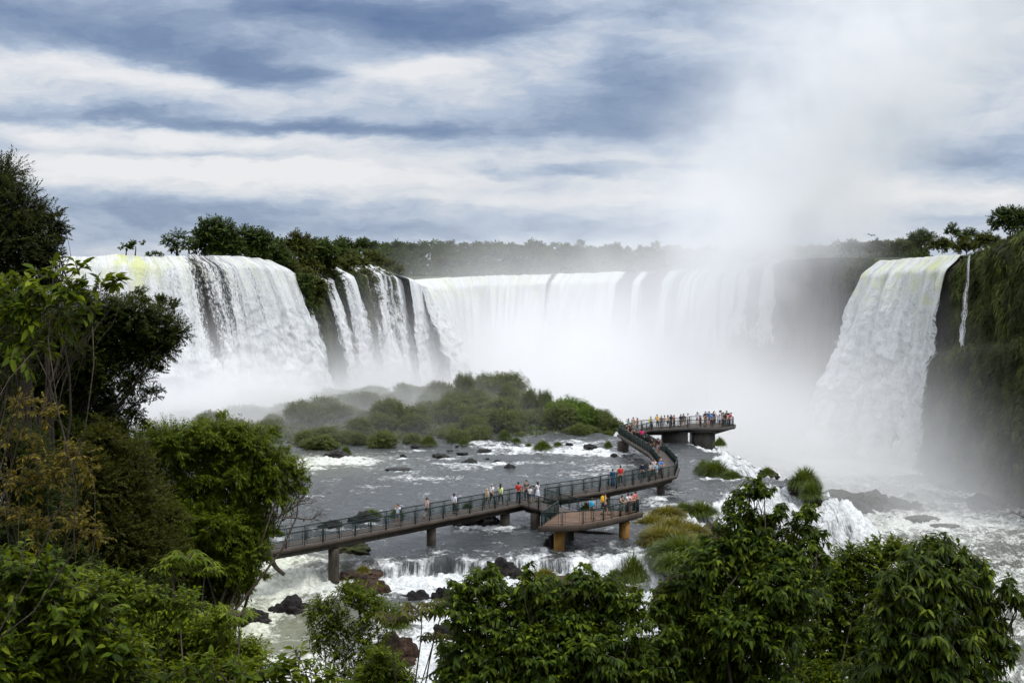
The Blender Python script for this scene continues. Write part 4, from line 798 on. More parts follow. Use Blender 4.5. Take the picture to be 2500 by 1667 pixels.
# ================================================================== TREES AND BUSHES
def unit(v): return v/(np.linalg.norm(v, axis=-1)[..., None]+1e-9)
def leaves(B, D, N, L, wr, bend=.25, fold=.25, hi=False):
    """leaf blades: base points, axis, rough normal, length, width ratio"""
    n = len(B); S = unit(np.cross(D, N)); U = np.cross(S, D); L = np.broadcast_to(L, (n,))[:, None]; w = L*wr*.5
    dn = np.zeros((n, 3)); dn[:, 2] = -1
    tip = B+D*L+dn*L*bend; mid = B+D*L*.48+U*L*.03
    if hi:
        q1 = B+D*L*.30+U*L*.03; q2 = B+D*L*.66+dn*L*bend*.35
        l1 = q1+S*w*.92+U*w*fold; r1 = q1-S*w*.92+U*w*fold; l2 = q2+S*w*.8+U*w*fold; r2 = q2-S*w*.8+U*w*fold
        V = np.stack([B, q1, q2, tip, l1, l2, r1, r2], 1).reshape(-1, 3); i = np.arange(n)[:, None]*8
        T = np.concatenate([i+np.array([[0, 1, 4]]), i+np.array([[1, 2, 5]]), i+np.array([[1, 5, 4]]), i+np.array([[2, 3, 5]]), i+np.array([[0, 6, 1]]), i+np.array([[1, 7, 2]]), i+np.array([[1, 6, 7]]), i+np.array([[2, 7, 3]])]); k = 8
    else:
        l = mid+S*w+U*w*fold; r = mid-S*w+U*w*fold
        V = np.stack([B, mid, tip, l, r], 1).reshape(-1, 3); i = np.arange(n)[:, None]*5
        T = np.concatenate([i+np.array([[0, 1, 3]]), i+np.array([[1, 2, 3]]), i+np.array([[0, 4, 1]]), i+np.array([[1, 4, 2]])]); k = 4
    return V, T, k
class Crown:
    def __init__(s): s.V = []; s.T = []; s.R = []; s.n = 0
    def add(s, V, T, k, rnd): s.V.append(V); s.T.append(T+s.n); s.R.append(np.tile(rnd, k)); s.n += len(V)
    def mesh(s, name): return npmesh(name, np.concatenate(s.V), [np.concatenate(s.T)], {'rnd': ('FACE', np.concatenate(s.R))})
SP = dict(  # leaf length, width ratio, leaves per twig, twig length (x leaf), droop, cover, splay, hi
    big=dict(L=.115, wr=.46, per=11, tw=2.8, droop=.6, cover=3.0, hi=True, bend=.28),
    mango=dict(L=.13, wr=.34, per=12, tw=1.9, droop=.95, cover=3.0, hi=True, bend=.3),
    small=dict(L=.085, wr=.42, per=16, tw=5.5, droop=.25, cover=3.2, hi=False, bend=.15),
    narrow=dict(L=.13, wr=.26, per=18, tw=3.6, droop=.55, cover=3.4, hi=False, bend=.2),
    feather=dict(L=.10, wr=.30, per=26, tw=6.0, droop=.10, cover=3.0, hi=False, bend=.1),
    near=dict(L=.115, wr=.42, per=11, tw=3.2, droop=.30, cover=1.6, hi=True, bend=.18),
    far=dict(L=.55, wr=.55, per=14, tw=2.6, droop=.35, cover=3.0, hi=False, bend=.15),
    farther=dict(L=.9, wr=.6, per=10, tw=2.0, droop=.3, cover=2.6, hi=False, bend=.1))
def fill(cr, c, rad, sp, r, cover=1., squash=(1, 1, .85), tint=0., twigs=None, L=None, upb=.35, inner=.15):
    """fill one lobe of a crown with leafy twigs growing outward"""
    L = L or sp['L']; area = math.pi*rad*rad; n = int(2.1*sp['cover']*cover*area/(L*L*sp['wr']*.55)); nt_ = max(3, n//sp['per'])
    d = unit(r.normal(size=(nt_, 3))+np.array([0, -.25, .25])); q = r.uniform(inner, 1., nt_)**.55
    sq = np.array(squash); tl = np.minimum(sp['tw']*L, rad*.9)*r.uniform(.6, 1.15, nt_)
    o = c+d*sq*((q*rad)[:, None])-d*(tl*.5)[:, None]
    td = unit(d+np.array([0, 0, upb])+r.normal(size=(nt_, 3))*.45)
    dk = r.uniform(-.18, .18, nt_)+tint                # whole sprays differ a little in age and colour
    per = sp['per']; tpos = (np.arange(per)+.6)/per
    B = o[:, None]+td[:, None]*(tl[:, None]*tpos[None])[..., None]; B[..., 2] -= (tl[:, None]*tpos**2*.22*sp['droop'])
    side = unit(np.cross(td, np.array([0, 0, 1.])+r.normal(size=(nt_, 3))*.3))
    sg = np.where(np.arange(per) % 2 == 0, 1., -1.)[None, :, None]
    A = unit(td[:, None]*(.45+.5*tpos[None, :, None])+side[:, None]*sg*.85+r.normal(size=(nt_, per, 3))*.28-np.array([0, 0, 1.])*sp['droop'])
    N = unit(np.array([0, 0, 1.])+d[:, None]*.5+r.normal(size=(nt_, per, 3))*.35)
    LL = L*r.uniform(.65, 1.15, (nt_, per))*(1-.35*(1-tpos[None])*0)
    V, T, k = leaves(B.reshape(-1, 3), A.reshape(-1, 3), N.reshape(-1, 3), LL.reshape(-1), sp['wr'], sp['bend'], .28, sp['hi'])
    rn = np.clip(.47+dk[:, None]+r.normal(size=(nt_, per))*.24, 0, 1).reshape(-1)
    cr.add(V, T, k, rn)
    if twigs is not None:
        m_ = min(nt_, 60 if nt_ > 60 else nt_)
        for i in range(m_): twigs.tube([o[i], o[i]+td[i]*tl[i]*.55, o[i]+td[i]*tl[i]-np.array([0, 0, tl[i]*.2*sp['droop']])], [L*.05, L*.04, L*.015], 3, False)
def limb(mb, a, b, r0, r1, r, n=7, wob=.06, sag=.0):
    a = np.asarray(a, float); b = np.asarray(b, float); L = np.linalg.norm(b-a); t_ = np.linspace(0, 1, n)
    p = a+(b-a)*t_[:, None]; w_ = r.normal(size=3)*wob*L; w2 = r.normal(size=3)*wob*L*.6
    p = p+np.sin(t_*np.pi)[:, None]*w_+np.sin(t_*2*np.pi)[:, None]*w2; p[:, 2] += np.sin(t_*np.pi)*sag*L
    mb.tube(p, np.linspace(r0, r1, n), 7 if r0 > .03 else 5); return p
M['bark'] = simple('grey_brown_bark', (.075, .06, .045), .9, .45, 6, .6)
M['barkdark'] = simple('dark_bark', (.030, .024, .018), .9, .45, 6, .6)
LM = dict(
    big=leafmat('broad_glossy_leaves', [(.008, .019, .002), (.036, .064, .004), (.15, .20, .012)], .5, .35, .12),
    mango=leafmat('hanging_glossy_leaves', [(.007, .016, .002), (.032, .057, .004), (.135, .18, .012)], .48, .35, .12),
    small=leafmat('small_dark_leaves', [(.006, .012, .002), (.020, .033, .004), (.080, .098, .010)], .55, .35, .1),
    bright=leafmat('fresh_green_leaves', [(.014, .028, .002), (.062, .098, .005), (.20, .24, .014)], .55, .38, .1),
    olive=leafmat('olive_leaves', [(.012, .016, .003), (.042, .050, .006), (.135, .13, .014)], .55, .38, .1),
    feather=leafmat('dark_feathery_leaves', [(.006, .010, .003), (.018, .026, .006), (.070, .078, .016)], .6, .35, .1),
    yellow=leafmat('yellowing_leaves', [(.030, .036, .007), (.10, .085, .012), (.25, .185, .025)], .55, .38, .1),
    far=leafmat('distant_leaves', [(.009, .019, .004), (.032, .054, .009), (.09, .125, .018)], .6, .25, .12),
    farolive=leafmat('distant_olive_leaves', [(.013, .019, .004), (.048, .058, .009), (.12, .125, .02)], .6, .25, .12),
    cliffgreen=leafmat('cliff_grass', [(.012, .018, .004), (.044, .060, .013), (.12, .14, .034)], .7, .2, .1),
    mist=leafmat('river_bush_leaves', [(.026, .040, .010), (.070, .094, .022), (.15, .17, .05)], .65, .3, .12),
    mistb=leafmat('bright_river_bush_leaves', [(.022, .050, .005), (.070, .125, .012), (.17, .23, .02)], .6, .3, .12))
def tree(name, label, cat, D, lobes, sp, lm, base=None, seed=0, group=None, cover=1., squash=(1, 1, .85), trunk_r=.12, twig=True, tint=0., bark='bark', L=None, ddj=.35, bare=(), upb=.35, inner=.15, forkpx=None):
    """lobes: photo x, y, radius in photo pixels [, metres nearer(-)/farther(+)]"""
    r = np.random.default_rng(seed+100); cr = Crown(); tw = MB(); sp_ = SP[sp]; pts = []
    for lb in lobes:
        px, py, rp = lb[:3]; rad = rp*D/F; dd = lb[3] if len(lb) > 3 else r.uniform(-ddj, ddj)*rad*2
        c = P(px, py, D+dd); rad = rp*(D+dd)/F; pts.append((c, rad))
        fill(cr, c, rad, sp_, r, cover*(lb[4] if len(lb) > 4 else 1), squash, tint+(lb[5] if len(lb) > 5 else 0), tw if twig else None, L, upb, inner)
    if sp in ('big', 'mango', 'narrow', 'small'):
        for c, rad in list(pts):
            for _ in range(3):
                d_ = unit(r.normal(size=3)+np.array([0, 0, .5])); fill(cr, c+d_*rad*r.uniform(.85, 1.15), rad*r.uniform(.22, .38), sp_, r, cover*.8, squash, tint+.05, tw if twig else None, L, upb+.3, 0.)
    cen = np.mean([p[0] for p in pts], 0)
    if base is None: bx, by = cen[0]*.97, cen[1]+.6; base = (bx, by, float(zground(np.array(bx), np.array(by)))-.2)
    base = np.asarray(base, float); e = empty(name, base)
    fork = base+(cen-base)*.55; fork[2] = base[2]+(min(p[0][2]-p[1]*.3 for p in pts)-base[2])*.75 if fork[2] > min(p[0][2] for p in pts) else fork[2]
    if forkpx: fork = P(*forkpx)
    tk = MB(); limb(tk, base, fork, trunk_r, trunk_r*.7, r, 8, .03)
    for c, rad in pts:
        s_ = fork+(base-fork)*r.uniform(0, .2); limb(tk, s_, c+np.array([0, 0, rad*.2]), trunk_r*.26, max(trunk_r*.05, .004), r, 7, .07, .03)
        for _ in range(3): limb(tk, c+(s_-c)*r.uniform(.1, .3), c+unit(r.normal(size=3)+np.array([0, 0, .3]))*rad*.8, trunk_r*.08, max(trunk_r*.02, .003), r, 5, .08)
    for a, b, r0 in bare: limb(tk, a, b, r0, r0*.3, r, 8, .06)
    if tw.n:
        tk.v += tw.v; tk.q += [q_+tk.n for q_ in tw.q]; tk.t += [q_+tk.n for q_ in tw.t]; tk.n += tw.n
    mv = Matrix.Translation(-Vector(base))
    cm = cr.mesh('crown'); cm.transform(mv); link('crown', cm, LM[lm], e)
    tm = tk.mesh('trunk', smooth=True); tm.transform(mv); link('trunk', tm, M[bark], e)
    return tag(e, label, cat, group)
def gp(px, D, dz=-.2): X_ = (px-1250)/F*D; return (X_, D, float(zground(np.array(X_), np.array(D)))+dz)
GT = 'trees framing the view'
# --- left side
tree('tree', 'dark feathery tree rising highest at the left edge', 'tree', 37, [(10, 430, 60), (40, 500, 75), (95, 540, 55), (140, 545, 34), (60, 590, 80), (120, 600, 42), (20, 560, 90), (90, 640, 62), (30, 680, 95), (120, 690, 45), (-30, 460, 90), (-40, 600, 110), (145, 575, 26)], 'feather', 'feather', seed=1, group=GT, upb=.12, cover=.9, trunk_r=.2, bark='barkdark')
tree('tree', 'large dark tree whose crown juts right in front of the left waterfall', 'tree', 42, [(330, 770, 58), (385, 790, 62), (432, 812, 38), (285, 760, 50), (300, 830, 80), (360, 860, 58), (230, 830, 85), (170, 860, 95), (260, 910, 80), (330, 930, 46, .5, .7), (190, 950, 90), (110, 920, 110), (370, 960, 26, .5, .6), (280, 1000, 52, .4, .6), (120, 1020, 95), (210, 1040, 70, .5, .7), (40, 960, 110), (330, 1010, 30, .5, .6), (60, 830, 110), (250, 1040, 60, .3, .8), (160, 1080, 80), (300, 1050, 40, .3, .6), (70, 1080, 100), (400, 850, 40), (230, 760, 60), (150, 780, 70)], 'small', 'small', base=gp(40, 42), forkpx=(170, 1010, 42), seed=2, group=GT, trunk_r=.24, bark='barkdark', cover=.95, upb=.2)
tree('tree', 'big bright green tree covering the left end of the walkway', 'tree', 46, [(560, 1065, 62), (615, 1085, 60), (500, 1085, 66), (665, 1130, 55), (712, 1150, 42), (730, 1190, 24, .0, .7), (650, 1190, 62), (690, 1215, 36, 0, .7), (580, 1160, 90), (470, 1170, 110), (600, 1260, 75), (640, 1290, 42), (520, 1280, 105), (610, 1345, 52), (560, 1375, 62), (480, 1370, 95), (400, 1290, 120), (420, 1080, 70), (350, 1110, 70), (590, 1415, 36), (560, 1440, 46), (600, 1400, 46), (520, 1450, 56), (450, 1440, 60)], 'narrow', 'bright', base=gp(390, 46), seed=3, group=GT, trunk_r=.25, cover=.95)
tree('tree', 'olive leafed tree filling the middle of the left bank', 'tree', 40, [(300, 1130, 80), (220, 1180, 100), (330, 1220, 100), (280, 1300, 110), (370, 1350, 100), (180, 1290, 100), (250, 1080, 60), (120, 1230, 90), (300, 1400, 95), (160, 1390, 95)], 'small', 'olive', seed=4, group=GT, trunk_r=.18, tint=-.12)
tree('tree', 'slender sapling with yellow leaves on the left', 'sapling', 27, [(55, 990, 42), (110, 1005, 40), (30, 1070, 45, 0, .7), (90, 1100, 40, 0, .6), (180, 1110, 50, 0, .7), (120, 1165, 70, 0, .7), (215, 1150, 40, 0, .6), (40, 1180, 55, 0, .7), (190, 1280, 60, 0, .6), (90, 1290, 60, 0, .6), (20, 1270, 50, 0, .6), (230, 1310, 40, 0, .6)], 'near', 'yellow', seed=5, group=GT, trunk_r=.035, cover=.6, L=.10)
tree('tree', 'shadowy tree behind the yellow sapling at the left edge', 'tree', 33, [(20, 1130, 120), (90, 1240, 100), (30, 1340, 110), (150, 1430, 110), (240, 1480, 100), (60, 1480, 120), (-40, 1050, 100), (330, 1480, 90), (40, 780, 80), (-20, 880, 100)], 'small', 'small', seed=6, group=GT, trunk_r=.16, tint=-.05)
tree('tree', 'close spray of broad leaves reaching right from the left edge', 'branch', 13, [(60, 700, 60, .0, .8), (130, 690, 52, 0, .8), (190, 660, 28, 0, .9), (180, 720, 45), (240, 705, 30, 0, .9), (285, 690, 20, 0, 1.2), (90, 770, 70, 0, .7), (30, 840, 90, 0, .7), (160, 780, 45, 0, .7), (225, 770, 30, 0, .7), (110, 860, 55, 0, .6), (20, 720, 60)], 'near', 'bright', base=(-5.6, 13.2, 33.6), seed=7, group=GT, trunk_r=.03, tint=-.12)
GS = 'shrubs on the near bank'
tree('shrub', 'bright leafy shrub at the bottom left with small pointed leaves', 'shrub', 24, [(420, 1530, 75), (500, 1560, 70), (350, 1560, 80), (560, 1590, 60), (450, 1620, 90), (600, 1640, 70), (340, 1650, 90), (540, 1520, 45), (620, 1590, 40), (270, 1600, 80), (520, 1660, 80)], 'near', 'bright', seed=8, group=GS, trunk_r=.03, cover=1.9, L=.075, tint=.2)
tree('shrub', 'dark broad leafed shrub filling the bottom left corner', 'shrub', 14, [(40, 1420, 100), (130, 1450, 90), (60, 1540, 120), (200, 1530, 90), (150, 1620, 120), (260, 1600, 80), (30, 1640, 120), (280, 1660, 90), (230, 1460, 50)], 'near', 'bright', seed=9, group=GS, trunk_r=.02, cover=1.5, tint=-.12)
tree('shrub', 'loose close shrub with long leaves at the bottom left of centre', 'shrub', 11, [(530, 1640, 45), (600, 1650, 50), (670, 1640, 50, 0, .8), (730, 1610, 35, 0, .8), (760, 1660, 45), (690, 1670, 50), (460, 1660, 50), (800, 1665, 40), (850, 1660, 34, 0, .8)], 'near', 'bright', seed=10, group=GS, trunk_r=.015, cover=1.0, L=.085, tint=-.08)
tree('shrub', 'low bright shrub rising over the dark corner shrub', 'shrub', 19, [(380, 1470, 50), (450, 1480, 48), (330, 1500, 50), (300, 1440, 45), (240, 1420, 50)], 'near', 'bright', seed=11, group=GS, trunk_r=.03, cover=1.5, L=.09, tint=.0)
# palm-like cecropias: leaves fanned out in stars
def cecropia(label, D, heads, base, lm='bright', seed=0, r0=.035, forks=()):
    r = np.random.default_rng(seed+300); cr = Crown(); tk = MB(); base = np.asarray(base, float); e = empty('cecropia', base)
    for px, py, rp in heads:
        c = P(px, py, D+r.uniform(-.3, .3)); rad = rp*D/F; st = base+(c-base)*.55 if len(heads) > 1 else base
        limb(tk, base if len(heads) == 1 else base+(np.mean([P(*h[:2], D) for h in heads], 0)-base)*.6, c, r0*.6, r0*.3, r, 8, .05)
        for i in range(13):
            a = i*2.4+r.uniform(-.2, .2); tl = rad*r.uniform(.55, 1.); dp = unit(np.array([math.cos(a), math.sin(a), r.uniform(.0, .7)])); hub = c+dp*tl
            tk.tube([c, c+dp*tl*.5+(0, 0, tl*.12), hub], [.012*D/30, .009*D/30, .006*D/30], 4, False)
            nl = 9; ang = np.linspace(0, 2*np.pi, nl, endpoint=False)+r.uniform(0, 1); s1 = unit(np.cross(dp, [0, 0, 1.])); f1 = unit(np.cross(s1, dp)*.25+dp*np.array([1, 1, .0]))
            A = unit(np.cos(ang)[:, None]*f1+np.sin(ang)[:, None]*s1+np.array([0, 0, -.35]))
            V, T, k = leaves(np.repeat(hub[None], nl, 0), A, np.tile([0, 0, 1.], (nl, 1)), rad*.55*r.uniform(.8, 1.1, nl), .27, .25, .2, True)
            cr.add(V, T, k, np.clip(r.normal(.6, .15, nl), 0, 1))
    if len(heads) > 1: limb(tk, base, base+(np.mean([P(*h[:2], D) for h in heads], 0)-base)*.6, r0, r0*.6, r, 8, .04)
    mv = Matrix.Translation(-Vector(base)); cm = cr.mesh('crown'); cm.transform(mv); link('crown', cm, LM[lm], e)
    tm = tk.mesh('trunk', smooth=True); tm.transform(mv); link('trunk', tm, M['bark'], e); return tag(e, label, 'tree', 'star leafed cecropias')
cecropia('star leafed cecropia standing in front of the bright left tree', 26, [(455, 1370, 55), (420, 1390, 40), (500, 1395, 40)], gp(430, 26), seed=1)
cecropia('low star leafed cecropia pair above the bottom left shrubs', 23, [(440, 1510, 48), (580, 1505, 50)], gp(500, 23), seed=2)
cecropia('forked cecropia in front of the white rapids at bottom centre', 27, [(1030, 1500, 55), (960, 1520, 45), (1085, 1480, 40), (1060, 1560, 38)], gp(985, 27), 'olive', seed=3, r0=.03)
# --- bottom centre and right
tree('tree', 'thin sapling with small leaves before the rapids at bottom centre', 'sapling', 30, [(880, 1460, 48), (850, 1445, 34), (910, 1490, 50), (800, 1490, 42), (760, 1500, 30), (830, 1530, 52), (780, 1560, 40, 0, .8), (890, 1560, 55, 0, .7), (960, 1500, 34, 0, .7), (830, 1600, 52, 0, .6), (920, 1600, 50, 0, .6), (870, 1650, 55, 0, .8)], 'near', 'bright', seed=12, group=GT, trunk_r=.05, cover=1.05, L=.085, tint=-.05)
tree('shrub', 'bright low shrub at the very bottom centre', 'shrub', 28, [(930, 1620, 52), (960, 1650, 50), (900, 1660, 50), (985, 1670, 40)], 'near', 'bright', seed=13, group=GS, trunk_r=.03, cover=1.6, L=.08)
tree('tree', 'broad leafed tree in front of the reddish bench right of centre', 'tree', 24, [(1190, 1408, 30), (1140, 1440, 46), (1200, 1450, 50), (1110, 1490, 45), (1170, 1510, 60), (1290, 1430, 40), (1330, 1450, 50), (1270, 1490, 60), (1415, 1415, 34), (1400, 1460, 55), (1480, 1440, 46), (1530, 1470, 42), (1470, 1500, 70), (1360, 1530, 75), (1550, 1530, 38), (1250, 1570, 75), (1140, 1580, 66), (1100, 1620, 50), (1190, 1640, 80), (1320, 1620, 90), (1450, 1590, 90), (1540, 1620, 80), (1400, 1670, 90), (1280, 1680, 80), (1110, 1680, 60), (1520, 1690, 80)], 'big', 'big', seed=14, group=GT, trunk_r=.12, cover=.95)
tree('tree', 'tallest broad leafed tree on the right with a leafy top above the cascade', 'tree', 25, [(1835, 1188, 26, 0, .8), (1812, 1215, 26, 0, .8), (1865, 1205, 20, 0, .9), (1800, 1260, 36, 0, .8), (1850, 1285, 46), (1900, 1255, 22, 0, .8), (1970, 1255, 30, 0, .9), (1950, 1290, 34, 0, .8), (1990, 1320, 28, 0, .8), (1790, 1330, 66), (1870, 1350, 70), (1940, 1350, 50), (1730, 1370, 60), (1700, 1420, 66), (1800, 1420, 90), (1900, 1430, 90), (1640, 1450, 44), (1620, 1490, 40), (1690, 1500, 80), (1800, 1530, 110), (1640, 1570, 70), (1590, 1590, 46), (1720, 1600, 100), (1620, 1660, 90), (1850, 1640, 110), (1960, 1450, 60), (1730, 1690, 100), (2010, 1370, 30, 0, .8), (1900, 1530, 90)], 'big', 'big', seed=15, group=GT, trunk_r=.15, cover=.95)
tree('tree', 'bushy tree with fresh upright leaves between the two right hand trees', 'tree', 28, [(2085, 1370, 55), (2150, 1360, 55), (2040, 1420, 60), (2110, 1440, 80), (2010, 1480, 70), (2060, 1540, 90), (1980, 1580, 90), (2190, 1345, 36), (2090, 1620, 100), (1990, 1680, 100), (1985, 1400, 40)], 'near', 'bright', seed=16, group=GT, trunk_r=.1, cover=1.9, L=.095, tint=-.12)
tree('tree', 'tree with long hanging leaves at the right edge', 'tree', 20, [(2290, 1340, 46), (2330, 1365, 46), (2250, 1380, 60), (2380, 1400, 46), (2210, 1430, 70), (2310, 1440, 75), (2390, 1470, 60), (2420, 1530, 45), (2180, 1500, 70), (2270, 1530, 90), (2360, 1570, 70), (2200, 1590, 90), (2300, 1640, 90), (2390, 1650, 60), (2150, 1660, 90), (2460, 1440, 28, 0, .8), (2490, 1470, 30, 0, .8), (2440, 1590, 40), (2260, 1690, 90)], 'mango', 'mango', seed=17, group=GT, trunk_r=.14, cover=1.)
# bare and leaning pieces of the big bright tree
def twigs(label, a, b, seed, n=16, r0=.05, spread=.9):
    r = np.random.default_rng(seed); mb = MB(); a = np.asarray(a); b = np.asarray(b); p = limb(mb, a, b, r0, r0*.4, r, 10, .06)
    L = np.linalg.norm(b-a); d = unit(b-a)
    for i in range(n):
        s_ = p[r.integers(3, 10)]; q_ = s_+unit(d+r.normal(size=3)*.6+np.array([0, 0, .3]))*L*r.uniform(.2, .45)*spread; pp_ = limb(mb, s_, q_, r0*.35, r0*.1, r, 6, .08)
        for _ in range(4): limb(mb, pp_[r.integers(1, 5)], pp_[-1]+r.normal(size=3)*L*.10, r0*.16, r0*.06, r, 4, .08)
    return tag(mb.build('bare_branch', M['bark'], smooth=True), label, 'branch')
twigs('bare twiggy branch sticking out over the left railing', P(640, 1310, 47), P(745, 1200, 48), 1, 10)
twigs('spray of bare twigs drooping in front of the left railing', P(690, 1270, 47), P(775, 1255, 48), 2, 14, .03)
mb = MB(); limb(mb, P(650, 1335, 92), P(692, 1400, 96), .20, .13, np.random.default_rng(5), 8, .03); tag(mb.build('trunk', M['bark'], smooth=True), 'bare leaning tree trunk slanting into the river under the walkway end', 'tree trunk')
twigs('bare twig poking in from the right edge', P(2525, 1290, 22), P(2470, 1250, 22), 3, 5, .012)
# --- wooded crag between the left waterfalls
GC = 'trees on the crag above the left waterfall'
def ctree(label, D, lobes, lm='far', seed=0, cat='tree', sp='far', bx=None, by=None, cover=1.35, tr=.25, group=GC, L=None, **kw):
    xs = np.mean([l[0] for l in lobes]); yb = by or max(l[1]+l[2] for l in lobes)+4
    return tree('tree' if cat == 'tree' else 'shrub', label, cat, D, lobes, sp, lm, base=P(bx or xs, yb, D+.5), seed=seed+40, group=group, cover=cover, trunk_r=tr, twig=False, L=L, bark='barkdark', **kw)
ctree('airy small tree at the left end of the crag', 283, [(412, 588, 20, 0, .5), (438, 580, 22, 0, .5), (458, 598, 20, 0, .6), (425, 606, 18, 0, .6)], 'far', 1, by=628)
ctree('tallest dark tree on the crag', 288, [(515, 556, 32), (545, 562, 34), (490, 578, 30), (560, 590, 36), (520, 598, 36), (485, 604, 26), (530, 614, 28), (575, 612, 26)], 'far', 2, by=632)
ctree('wide dark tree right of the tallest crag tree', 292, [(598, 575, 30), (628, 580, 30), (650, 588, 26), (610, 606, 30), (645, 612, 28), (575, 600, 24), (620, 628, 26)], 'far', 3, by=640)
ctree('round tree at the right shoulder of the dark crag wood', 298, [(672, 604, 28), (655, 626, 28), (690, 626, 24), (672, 642, 22)], 'far', 4, by=655)
ctree('brownish tree on the crag with an uneven top', 312, [(722, 578, 18), (742, 590, 20), (708, 598, 20), (732, 606, 24), (755, 604, 18)], 'farolive', 5, by=640)
ctree('low dark tree on the right part of the crag', 318, [(770, 600, 22), (795, 606, 22), (755, 626, 24), (785, 626, 26), (812, 618, 20)], 'far', 6, by=650)
for i, (lb, D, l) in enumerate([('shrub on the crag lip just right of the broad waterfall', 303, [(705, 645, 22), (722, 660, 20), (695, 628, 20)]), ('olive shrub in the middle of the crag slope', 312, [(745, 645, 24), (765, 655, 22), (740, 668, 18)]), ('shrub above the first white strand', 320, [(790, 645, 22), (812, 640, 22), (800, 660, 16)]), ('grassy shrub between the white strands', 338, [(836, 645, 20), (852, 655, 16), (862, 640, 14)]), ('golden green shrub above the second white strand', 350, [(872, 634, 16), (890, 642, 16), (858, 628, 16)]), ('rounded shrub near the far corner of the crag', 366, [(912, 628, 18), (930, 640, 18), (895, 622, 14)]), ('last pale shrub at the far corner of the crag', 384, [(955, 648, 18), (975, 662, 15), (940, 640, 14)])]):
    ctree(lb, D, l, 'farolive', 10+i, cat='shrub', tr=.12)
for i, (lb, D, l) in enumerate([('dark shrubs hanging down the crag face beside the broad waterfall', 293, [(725, 690, 24), (740, 720, 24), (755, 750, 20), (745, 690, 24)]), ('shrub covered ledge at the top of the crag face', 300, [(760, 690, 28), (780, 700, 24), (770, 725, 24), (745, 675, 26)]), ('green shrub between the first and second white strands', 322, [(826, 690, 16), (832, 715, 13), (820, 670, 16)]), ('hanging green shrub right of the second white strand', 344, [(905, 690, 20), (912, 725, 18), (908, 760, 14), (890, 670, 20)])]):
    ctree(lb, D, l, ['far', 'farolive'][i % 2], 70+i, cat='shrub', tr=.1)
def palm(px, py, h, D, label, seed):
    r = np.random.default_rng(seed); c = P(px, py, D); b = P(px, py+h, D); cr = Crown(); tk = MB(); e = empty('tree', b); limb(tk, b, c, .14, .07, r, 6, .02)
    for i in range(5): fill(cr, c+np.array([r.uniform(-1.1, 1.1), r.uniform(-.6, .6), r.uniform(.0, .6)]), .55, SP['far'], r, .9, L=.4)
    for m_, nm, mt_ in ((cr.mesh('crown'), 'crown', LM['far']), (tk.mesh('trunk'), 'trunk', M['barkdark'])): m_.transform(Matrix.Translation(-Vector(b))); link(nm, m_, mt_, e)
    tag(e, label, 'tree', GC)
palm(308, 606, 22, 270, 'tiny lone tree on the left waterfall rim, shorter of the two', 1); palm(331, 601, 27, 270, 'tiny lone tree on the left waterfall rim, taller of the two', 2)
ctree('low scrub on the rim left of the airy small tree', 272, [(362, 622, 8), (378, 620, 9), (392, 622, 7)], 'far', 30, cat='shrub', tr=.06, L=.3)
# --- far forest beyond the horseshoe: one mass
r = np.random.default_rng(77); cr = Crown(); tk = MB()
topl = [(760, 584), (800, 586), (900, 589), (1000, 590), (1100, 591), (1200, 592), (1300, 593), (1400, 597), (1500, 600), (1600, 602), (1750, 608), (1900, 608), (2050, 600), (2150, 594), (2260, 584)]
for row, (D, k_) in enumerate([(655, 0), (625, .22), (598, .45), (575, .68), (556, .88)]):
    for px in np.arange(690, 2250, 11.):
        D_ = D if px < 1750 else D-(px-1750)*.26; px_ = px+r.uniform(-7, 7); ty = np.interp(px_, [a[0] for a in topl], [a[1] for a in topl]); by = np.interp(px_, [700, 1180, 1650, 1860, 2060, 2200], [690, 676, 664, 642, 628, 630])
        y_ = ty+6+(by-ty-6)*k_+r.uniform(-5, 5); c = P(px_, y_+9, D_+r.uniform(-8, 8)); rad = r.uniform(1.8, 3.1)*(.8 if k_ > .5 else 1)
        for j in range(3): fill(cr, c+r.normal(size=3)*rad*np.array([.8, .8, .35]), rad*r.uniform(.6, .95), SP['farther'], r, .95, tint=r.uniform(-.2, .2), L=.85 if px < 1750 else .7, upb=.5)
        if row == 0 and r.random() < .3: tk.tube([c-(0, 0, 9), c], [.3, .2], 4)
o = link('forest', cr.mesh('forest'), LM['far']); tag(o, 'dense green forest behind the far horseshoe waterfall', 'forest', kind='stuff')
o = tk.build('trunks', M['barkdark'], o)
tag(o, kind='stuff')
GR = 'trees above the right waterfall'
ctree('broad crowned tree at the top right corner', 330, [(2440, 530, 24), (2465, 522, 24), (2490, 530, 26), (2428, 548, 18), (2470, 548, 26), (2505, 548, 26)], 'far', 31, group=GR, by=600)
ctree('flat topped tree above the top of the right waterfall', 400, [(2230, 580, 16), (2250, 576, 18), (2270, 582, 16), (2248, 590, 18)], 'far', 32, group=GR, by=615)
ctree('small tree poking up right of the flat topped tree', 385, [(2325, 556, 12), (2335, 566, 12), (2312, 568, 9)], 'far', 33, group=GR, by=600)
ctree('round tree between the small tree and the top right tree', 375, [(2350, 575, 15), (2370, 572, 16), (2390, 580, 12)], 'far', 34, group=GR, by=605)
for i, (px, py, rp, D, lb) in enumerate([(2300, 600, 24, 372, 'bank of scrub over the right waterfall lip'), (2360, 602, 26, 362, 'scrub between the waterfall and the ribbon fall'), (2410, 590, 26, 345, 'scrub at the back of the green cliff top'), (2200, 606, 24, 395, 'scrub behind the left end of the right waterfall'), (2140, 606, 22, 412, 'scrub on the rim of the grey far wall'), (2080, 604, 20, 425, 'misty scrub on the grey far wall')]):
    ctree(lb, D, [(px-18, py, rp*.7), (px, py-6, rp*.8), (px+18, py, rp*.7)], 'farolive', 50+i, cat='shrub', group='scrub along the right rim', tr=.1)
